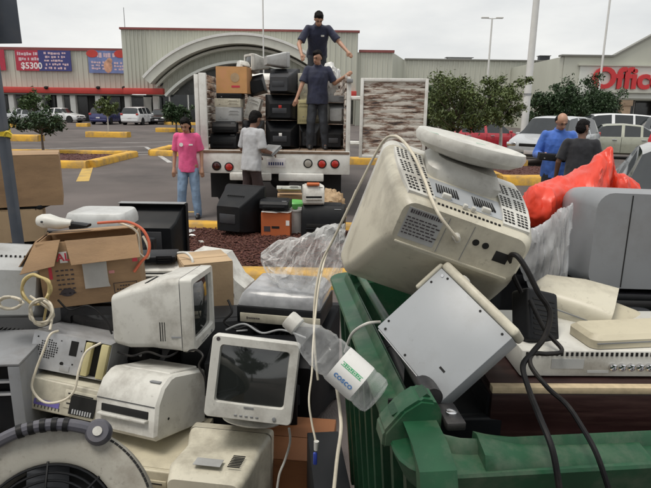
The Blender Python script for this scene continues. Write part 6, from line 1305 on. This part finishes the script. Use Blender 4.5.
# --- bottle on the rim
p0, p1 = at(378, 399, 1.135), at(291, 321, 1.215); dr = (p1-p0); Lb = dr.length; q_ = dr.normalized().to_track_quat('Z', 'Y')
bt = thing('water_bottle', 'empty clear water bottle with white cap lying on the container rim', 'bottle', p0); bt.rotation_euler = q_.to_euler()
k = Lb/.235
prof = [(.004, .004), (.022, .001), (.030, .004), (.0335, .012), (.034, .03), (.0325, .036), (.034, .042), (.034, .108), (.0325, .114), (.034, .12), (.0338, .132), (.032, .138), (.0335, .146), (.0315, .16), (.0285, .182), (.021, .200), (.0165, .209), (.0160, .214), (.0185, .215), (.0185, .218), (.015, .221)]
def pet(bm):
    pr = [(r_*k*1.2 if z < .19 else r_*k*1.05, z*k) for r_, z in prof]; fine = []
    for (r0, z0), (r1, z1) in zip(pr, pr[1:]):
        n_ = max(1, int((z1-z0)/.006)); fine += [(r0+(r1-r0)*i/n_, z0+(z1-z0)*i/n_) for i in range(n_)]
    fine.append(pr[-1])
    for v in lathe(bm, fine, 40):
        u = v.co.z/k
        if .105 < u < .20: f_ = 1+.16*(.3-abs(noise.noise(V(v.co.x, v.co.y, v.co.z)*42+V(3, 1, 7))))*min(1, (u-.105)*60)*min(1, (.20-u)*60); v.co.x *= f_; v.co.y *= f_
    bmesh.ops.triangulate(bm, faces=bm.faces[:])
part('bottle', m_pet, bt, pet, 16)
part('cap', m_white, bt, lambda bm: lathe(bm, [(.001, .244*k), (.0178*k, .2435*k), (.0198*k, .240*k), (.0202*k, .2175*k), (.0180*k, .2165*k)], 28), 40); part('label', m_paper, bt, lambda bm: lathe(bm, [(.0412*k, .044*k), (.0414*k, .048*k), (.0414*k, .104*k), (.0412*k, .107*k)], 32, None, False), 50)
cv = q_.inverted() @ (CAM-p0); va = math.degrees(math.atan2(cv.y, cv.x))      # printed side of the label
def patch(bm, a0_, a1_, z0_, z1_, r_):
    n_ = 5; loft(bm, [[V(r_*math.cos(R(a0_+(a1_-a0_)*i/n_)), r_*math.sin(R(a0_+(a1_-a0_)*i/n_)), z) for i in range(n_+1)] for z in (z0_, z1_)], False, False, False)
rl_ = .0417*k
part('green_strip', m_greenink, bt, lambda bm: [patch(bm, va+3, va+5, .050*k, .100*k, rl_), patch(bm, va+13, va+15, .050*k, .100*k, rl_)]+[patch(bm, va+6+(j % 2), va+11+(j % 3), (.053+.0045*j)*k, (.0562+.0045*j)*k, rl_) for j in range(10)], 60)
tx = text('label_lettering', 'cosco', .019*k, m_blueink, bt, (0, 0, 0), (0, 0, 0), ext=.0, off=.0004)
for v in tx.data.vertices:
    a_ = R(va-26)+v.co.y/rl_; v.co = V((rl_+.0004)*math.cos(a_), (rl_+.0004)*math.sin(a_), .076*k-v.co.x)
case_pc('black_computer', 'black tower computer standing between the lower white monitor and the container', (.02, 1.90, .22), (0, 0, 6), .13, .40, .44, m_black)
# ================================================================== TREES BEHIND THE CAMERA (the nearest added to shade the left pile, the others show in the screen glass)
tree('spreading tree added out of view behind the camera to shade the left pile', (-2.7, -1.2, 0), 5, 2.7, 1.9, 1.2, 8000, m_leaf, 51, .14, leaf=.17, clumps=80)
tree('tall dark tree behind the photographer on the right', (2.2, -9.5, 0), 6, 2.2, 1.9, 1.8, 4200, m_leaf3, 52, .16, leaf=.2, clumps=50)
tree('round dark tree far behind the photographer', (-2.6, -12, 0), 5, 1.6, 2.2, 1.5, 4200, m_leaf3, 53, .16, leaf=.2, clumps=50)
bpy.data.scenes.remove(TMP)
